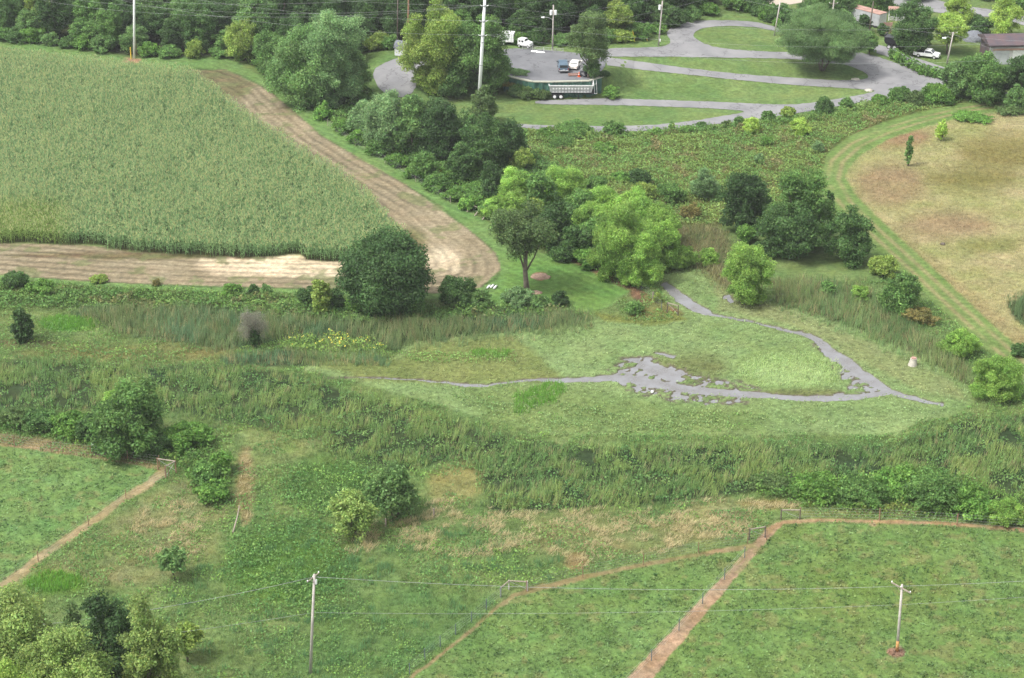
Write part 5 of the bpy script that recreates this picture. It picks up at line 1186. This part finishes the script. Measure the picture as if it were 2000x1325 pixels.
def pickup(e,mat_,cap=False,L_=5.2,w_=1.9,cabx=(-.4,1.2)):
    f=L_/2; a,c=cabx
    prof=[(-f,.5),(-f,1.08),(a,1.08),(a+.12,1.72),(c-.35,1.72),(c+.25,1.12),(f-.05,1.0),(f,.55),(f,.45),(-f,.45)]
    carbody(e,prof,w_,mat_,[(a+.12,1.14),(a+.2,1.64),(c-.4,1.64),(c+.08,1.14)],1.15,.12)
    b=MB()
    if cap: b.prism([(-f+.02,1.085),(-f+.1,1.68),(a-.03,1.72),(a-.03,1.085)],-w_/2+.04,w_/2-.04,.1,1.2); b.build('canopy',mat_,e,bevel=.04); quadp(e,'rear_window',[(-f-.01,-w_/2+.2,1.15),(-f-.01,w_/2-.2,1.15),(-f+.06,w_/2-.25,1.6),(-f+.06,-w_/2+.25,1.6)][::-1],M['glass'])
    else:
        b.box(-f+.12,a-.08,-w_/2+.12,w_/2-.12,1.083,1.09); b.build('bed_floor',M['dark'],e); quadp(e,'rear_window',[(a+.01,-w_/2+.25,1.18),(a+.01,w_/2-.25,1.18),(a+.1,w_/2-.3,1.6),(a+.1,-w_/2+.3,1.6)][::-1],M['glass'])
    quadp(e,'windshield',[(c+.21,-w_/2+.16,1.17),(c+.21,w_/2-.16,1.17),(c-.3,w_/2-.22,1.67),(c-.3,-w_/2+.22,1.67)],M['glass'])
    for s_ in (-1,1):
        b=MB(); b.box(-f-.02,-f+.05,s_*w_/2*.97-.14*(1 if s_>0 else 0),s_*w_/2*.97+.14*(0 if s_>0 else 1),.72,1.02); b.build('tail_light',M['red'],e)
        b=MB(); b.box(f-.06,f+.02,s_*w_/2*.92-.22*(1 if s_>0 else 0),s_*w_/2*.92+.22*(0 if s_>0 else 1),.72,.9); b.build('headlight',M['white'],e)
        b=MB(); b.box(c-.1,c+.08,s_*(w_/2+.12)-.1,s_*(w_/2+.12)+.1,1.12,1.32); b.build('mirror',M['dark'],e)
        for x in (-f*.6,f*.64): wheel(e,x,s_*(w_/2-.1),.38,.26)
    b=MB(); b.box(-f-.1,-f+.02,-w_/2*.95,w_/2*.95,.48,.66); b.build('bumper',M['metal'],e); b=MB(); b.box(-f-.12,-f-.09,-.2,.2,.68,.8); b.build('licence_plate',M['white'],e)
e=place('pickup_truck',1099.5,136,R(92),'slate blue pickup truck with a canopy parked on the lot, seen from behind','pickup truck',3.08); pickup(e,M['blue'],cap=True)
e=place('sedan',1124,131,R(74),'cream white sedan parked beside the blue pickup','car',3.08); sedan(e,plain('cream_paint',(.72,.68,.62),.3,noise=.03))
e=place('pickup_truck',1810,112,R(-24),'white pickup truck parked on the grass beside the gravel drive','pickup truck'); pickup(e,M['white'])
# black flatbed truck and its bed
e=place('flatbed_truck',1772,98,R(-26),'black dump bed truck in the shade behind the white pickup','truck')
b=MB(); b.prism([(-4.5,1.2),(-4.7,2.5),(-.3,2.5),(-.1,1.2)],-1.2,1.2); b.build('dump_bed',M['black'],e,bevel=.03)
b=MB(); b.prism([(.3,.7),(.3,2.4),(1.6,2.4),(2.0,1.7),(3.4,1.5),(3.5,.7)],-1.05,1.05,.1,1.8); b.build('cab',M['black'],e,bevel=.05)
b=MB(); b.box(-4.4,3.3,-.45,.45,.8,1.05); b.build('chassis',M['dark'],e)
quadp(e,'windshield',[(2.02,-.85,1.75),(2.02,.85,1.75),(1.64,.8,2.33),(1.64,-.8,2.33)],M['glass'])
for x in (-3.6,-2.4,2.6):
    for s_ in (-1,1): wheel(e,x,s_*.98,.5,.4)
e=place('equipment_trailer',1752,88,R(-26),'low black equipment trailer left of the black truck','trailer'); b=MB(); b.box(-2.5,2.5,-1.1,1.1,.75,.95); b.build('deck',M['black'],e); b=MB(); b.box(-2.5,-2.35,-1.1,1.1,.95,2.2); b.box(2.2,2.35,-1.1,1.1,.95,1.9); b.build('bulkhead',M['black'],e)
for s_ in (-1,1): wheel(e,-.6,s_*1.0,.42,.3); wheel(e,.6,s_*1.0,.42,.3)
# white semi truck and van body behind the yellow tree
e=place('semi_truck',1024,92,R(-28),'white sleeper cab truck behind the parking lot','truck',3.05); e.scale=(.6,.7,.66)
b=MB(); b.prism([(-1.9,.7),(-1.9,2.7),(.5,2.7),(.9,2.0),(2.6,1.6),(2.8,.7)],-1.15,1.15,.12,2.1); b.build('cab',M['white'],e,bevel=.08)
quadp(e,'windshield',[(.92,-.95,2.05),(.92,.95,2.05),(.54,.85,2.62),(.54,-.85,2.62)],M['glass'])
b=MB(); b.box(-.4,.35,-1.17,-1.145,1.75,2.35); b.build('side_window',M['glass'],e)
b=MB(); b.box(-1.5,-.8,-1.17,-1.145,1.8,2.3); b.build('sleeper_window',M['glass'],e)
for x in (-1.3,2.0):
    for s_ in (-1,1): wheel(e,x,s_*1.0,.5,.35)
e=place('box_trailer',994,87,R(-10),'white box trailer half hidden behind the round green tree','trailer',3.05); e.scale=(.7,.8,.8)
b=MB(); b.box(-4,1.6,-1.2,1.2,.9,3.2); b.build('box',M['white'],e,bevel=.05)
for i in range(6): b=MB(); b.box(-3.6+i*.9,-3.52+i*.9,-1.24,-1.2,1.0,3.1); b.build('side_rib',M['greymetal'],e)
for s_ in (-1,1): wheel(e,-2.4,s_*1.0,.48,.3); wheel(e,-1.3,s_*1.0,.48,.3)
for x_,y_,lb in ((1046,101,'left of two white upturned boats behind the back railing'),(1056,102.5,'right of two white upturned boats behind the back railing')):
    P=lotP(x_,y_,3.08); b=MB(); prof=[]
    for i in range(9):
        t=i/8; x=-1.1+2.2*t; w_=.5*math.sin(math.pi*min(t*.6+.28,1)); prof.append((x,w_))
    v=[];f=[]
    for i,(x,w_) in enumerate(prof):
        for k in range(7): a=math.pi*k/6; v.append((x,math.cos(a)*w_,math.sin(a)*w_*.75))
    f=[(i*7+k,i*7+k+1,(i+1)*7+k+1,(i+1)*7+k) for i in range(8) for k in range(6)]+[tuple(range(7)),tuple(range(56,63))[::-1]]
    b.add(v,f); o=b.build('boat',M['white'],smoothed=True); o.location=P; o.scale=(.8,.8,.6); o.rotation_euler=(0,0,R(-10)); tag(o,lb,'boat')
# traffic cone, timber pile, tarpaulin heap
P=lotP(1131,150); e=empty('traffic_cone',P,0,'orange traffic cone on the lot near the front right fence','traffic cone'); b=MB(); b.cyl((0,0,.04),(0,0,.95),.24,.04,n=14); b.build('cone',M['orange'],e,smoothed=True); b=MB(); b.box(-.3,.3,-.3,.3,0,.05); b.build('base',M['orange'],e); b=MB(); b.cyl((0,0,.45),(0,0,.6),.158,.125,n=14); b.build('band',M['white'],e)
P=lotP(1121,147.5); 
for k in range(5):
    b=MB(); a=R(random.uniform(-14,14)); c,s=math.cos(a),math.sin(a); z=.1+.13*(k//2); y=-.5+.35*(k%3)
    b.add([(x*c-yy*s,x*s+yy*c+y,z+dz) for dz in(0,.12) for x,yy in((-1.1,-.12),(1.1,-.12),(1.1,.12),(-1.1,.12))],[(3,2,1,0),(4,5,6,7),(0,1,5,4),(1,2,6,5),(2,3,7,6),(3,0,4,7)]); o=b.build('timber',M['rust'],bevel=.01); o.location=P; tag(o,'rust brown timber in the heap left of the traffic cone','timber','timbers heaped on the lot')
def blob(name,P,rx,ry,rz,mat_,label,cat,seed,n=18,m=9,rough=.25,group=None):
    g=random.Random(seed); b=MB(); v=[(0,0,rz)]
    N_=[[g.uniform(1-rough,1+rough) for _ in range(n)] for _ in range(m)]
    for j in range(1,m):
        t=j/(m-1)*math.pi/2
        for i in range(n): a=2*math.pi*i/n; k=N_[j][i]; v.append((math.cos(a)*math.sin(t)*rx*k,math.sin(a)*math.sin(t)*ry*k,math.cos(t)*rz*k-.02))
    f=[(0,1+i,1+(i+1)%n) for i in range(n)]+[(1+(j-1)*n+i,1+j*n+i,1+j*n+(i+1)%n,1+(j-1)*n+(i+1)%n) for j in range(1,m-1) for i in range(n)]
    b.add(v,f); o=b.build(name,mat_,smoothed=True); o.location=P; return tag(o,label,cat,group)
blob('tarpaulin_heap',lotP(1142,147),1.1,1.6,.8,M['black'],'black plastic bags heaped against the front right fence of the lot','bags',3)
blob('mulch_pile',G(1056,541),1.5,1.1,.35,M['mulch'],'low oval mulch heap behind the bare-trunked tree','mulch',4,rough=.12)
blob('mulch_pile',G(1046,572),1.0,.8,.2,M['mulch'],'small mulch ring at the foot of the bare-trunked tree','mulch',5,rough=.12)
blob('gravel_pile',G(1902,78),2.4,2.2,1.9,M['roofgrey'],'grey gravel heap left of the rusty barn','gravel heap',6,rough=.08)
blob('rock',G(1671,156)+Vector((0,0,.03)),.8,.6,.3,M['concrete'],'flat pale rock at the tip of the long grass island','rock',7)
blob('rock',G(1697,177)+Vector((0,0,.03)),.9,.6,.25,M['concrete'],'flat pale rock at the tip of the lower lawn','rock',8)
blob('dark_stump',G(1841,478),.45,.4,.35,M['bark'],'small dark stump in the brown hay field','stump',9)
for x_,y_,k in ((955,562,1),(962,561,2),(968,563,3)):
    P=G(x_,y_); b=MB(); b.tube([(-.3,-.5,.12),(-.1,-.1,.16),(.05,.3,.16),(.2,.7,.12)],[.1,.17,.17,.08],8); o=b.build('sandbag',M['white'],smoothed=True); o.location=P; tag(o,['leftmost','middle','rightmost'][k-1]+' white sandbag on the bare soil beside the tilled bend','sandbag')
# concrete riser in the marsh
P=G(1782,714); e=empty('manhole_riser',P,0,'concrete manhole riser standing in the marsh grass','manhole')
b=MB(); b.cyl((0,0,-.1),(.1,0,1.0),.66,.42,n=20); b.cyl((.1,0,1.0),(.1,0,1.08),.46,n=20); b.build('cone',M['concrete'],e,smoothed=False)
b=MB(); b.cyl((.1,0,1.081),(.1,0,1.2),.37,n=20); b.build('lid',M['rust'],e,bevel=.02)
P=G(183,893)+Vector((0,0,1.55)); b=MB(); b.tube([(-.1,0,.55),(0,0,.42),(.06,0,.2),(.12,0,0)],[.06,.14,.17,.10],8); o=b.build('plastic_bag',M['white'],smoothed=True); o.location=P; tag(o,'white plastic bag caught on the fence behind the left pasture','bag')
b=MB(); o_=[(0,0),(.28,.05),(.35,.3),(.1,.34)]; b.prism([(0,0),(.3,.02),(.36,.2),(.08,.25)],-.2,.2); o=b.build('litter_box',M['white'],bevel=.02); o.location=G(1271,767); tag(o,'tiny white piece of litter on the marsh below the channel','litter')
# ------------------------------------------------------------ buildings
def facing(a,b): d=b-a; return math.atan2(d.y,d.x)
A_=G(1716,57); B_=G(1656,39); L_=(B_-A_).length; ang=facing(A_,B_)
e=empty('storage_trailer',A_,ang,'long grey storage trailer with a rusty roof at the upper right','storage trailer')
b=MB(); b.box(0,L_,-2.5,0,.5,3.1); b.build('body',M['greymetal'],e); b=MB(); b.box(-.06,L_+.06,-2.56,.06,3.102,3.2); b.build('roof',M['rust'],e)
for i in range(int(L_/1.1)): b=MB(); b.box(.3+i*1.1,.38+i*1.1,.0,.04,.55,3.05); b.build('side_rib',M['greymetal'],e)
b=MB(); b.box(-.03,0,-2.4,-.1,.6,3.0); b.build('end_door',plain('pale_grey_panel',(.55,.55,.53),.6),e)
for x in (1.2,L_-2): b=MB(); b.cyl((x,-.3,.45),(x,-.05,.45),.45,n=14); b.cyl((x,-2.4,.45),(x,-2.15,.45),.45,n=14); b.build('wheel',M['dark'],e)
# rusty barn
A_=G(1932,127); e=empty('barn',A_,R(4),'long barn with a dark rusty roof and pale patched walls at the right edge','barn')
b=MB(); b.box(0,24,0,7,0,3.6); b.build('wall',plain('pale_wall',(.46,.46,.45),.85,c2=(.30,.27,.26),scale=.5),e)
b=MB(); b.box(-.03,0,0,7,0,3.7); b.build('end_wall',M['darkroof'],e)
b=MB(); b.prism([(-.6,3.62),(24.5,3.62),(24.5,3.85),(-.6,3.85)],-.6,7.6); 
b.v=[(x,y,z+(1.3-abs(y-3.5)*.32)) for x,y,z in b.v]; b.v+=[(x,3.5,z+1.3) for x in (-.6,24.5) for z in (3.85,)]; b.f=[f for f in b.f if len(f)==4]
b.build('roof',M['darkroof'],e)
r2=MB(); r2.add([(-.6,-.6,4.2),(24.5,-.6,4.2),(24.5,3.5,5.35),(-.6,3.5,5.35),(-.6,7.6,4.2),(24.5,7.6,4.2),(-.6,-.6,3.95),(24.5,-.6,3.95),(24.5,7.6,3.95),(-.6,7.6,3.95)],[(0,1,2,3),(3,2,5,4),(6,7,1,0),(9,6,0,3,4),(7,8,5,2,1),(9,8,7,6),(4,5,8,9)]); 
bpy.data.objects.remove([o for o in e.children if o.name.startswith('roof')][0]); r2.build('roof',M['darkroof'],e)
for i in range(6):
    b=MB(); b.box(1+i*3.6,3.9+i*3.6,-.05,-.003,.1,2.9); b.build('sliding_door',[M['greymetal'],plain('white_panel_%d'%i,(.6,.6,.58),.8,noise=.25)][i%2],e)
b=MB(); b.box(.5,23.5,-.12,-.052,2.95,3.35); b.build('lintel',M['rust'],e)
for x in (-.3,8,16): b=MB(); b.cyl((x,-.5,0),(x,-.5,3.95),.07,n=6); b.build('porch_post',M['greymetal'],e)
# shed
P=G(799,108); e=empty('shed',P,R(-22),'small grey-white garden shed with a barn shaped roof at the wood edge','shed')
pr=[(-1.25,0),(-1.25,1.7),(-.95,2.35),(0,2.75),(.95,2.35),(1.25,1.7),(1.25,0)]
def gam(b,pr,y0,y1): n=len(pr); b.add([(y0,x,z) for x,z in pr]+[(y1,x,z) for x,z in pr],[tuple(range(n))[::-1],tuple(range(n,2*n))]+[(i,(i+1)%n,n+(i+1)%n,n+i) for i in range(n)])
b=MB(); gam(b,pr,-2.6,0); b.build('wall',plain('pale_siding',(.55,.56,.56),.8,noise=.12),e)
b=MB(); ro=[(-1.38,1.55),(-1.03,2.42),(0,2.86),(1.03,2.42),(1.38,1.55),(1.3,1.55),(.97,2.36),(0,2.77),(-.97,2.36),(-1.3,1.55)]; gam(b,ro,-2.75,.15); b.build('roof',M['roofgrey'],e)
b=MB(); b.box(0.003,.04,-.7,.7,.1,1.8); b.build('door',M['white'],e)
# house roof peeping through the wood and a porch
P=G(121,38); e=empty('house',P,R(12),'pinkish grey house roof peeping out of the wood at the top left','house'); b=MB(); b.box(-4,4,-3,3,0,5); b.build('wall',M['white'],e)
b=MB(); b.add([(-4.5,-3.5,5),(4.5,-3.5,5),(4.5,0,7),(-4.5,0,7),(-4.5,3.5,5),(4.5,3.5,5)],[(0,1,2,3),(3,2,5,4),(0,3,4),(1,5,2),(0,4,5,1)]); b.build('roof',plain('pink_shingle',(.34,.27,.27),.9),e)
P=G(1750,42); e=empty('porch',P,R(-10),'small porch with a brown roof and white railing among the trees at the upper right','porch')
b=MB(); b.box(-1.8,1.8,0,2.5,2.4,2.6); b.build('roof',M['rust'],e)
for x in (-1.6,0,1.6): b=MB(); b.box(x-.08,x+.08,.1,.26,0,2.4); b.build('post',M['white'],e)
b=MB(); b.box(-1.6,1.6,.12,.2,.9,1.0)
for i in range(14): b.box(-1.5+i*.22,-1.44+i*.22,.13,.18,.1,.9)
b.build('railing',M['white'],e)
P=G(1733,64); b=MB(); b.box(-.9,.9,-.05,.05,0,2.2); b.box(-.95,-.85,-.09,.09,0,2.3); b.box(.85,.95,-.09,.09,0,2.3); o=b.build('metal_panel',M['rust']); o.location=P; tag(o,'rust red metal panel standing at the end of the storage trailer','panel')

# ------------------------------------------------------------ thin summer haze
b=MB(); b.box(-1500,1500,-400,3300,-2,126); o=b.build('haze',M['ground']); o.data.materials.clear()
m,t,out=mat('haze_air'); v=t.nodes.new('ShaderNodeVolumePrincipled'); v.inputs['Color'].default_value=(.95,.97,1,1); v.inputs['Density'].default_value=.00012; v.inputs['Anisotropy'].default_value=.3
t.links.new(v.outputs[0],out.inputs['Volume']); o.data.materials.append(m); tag(o,kind='stuff'); o['label']='thin pale haze in the air over the fields'
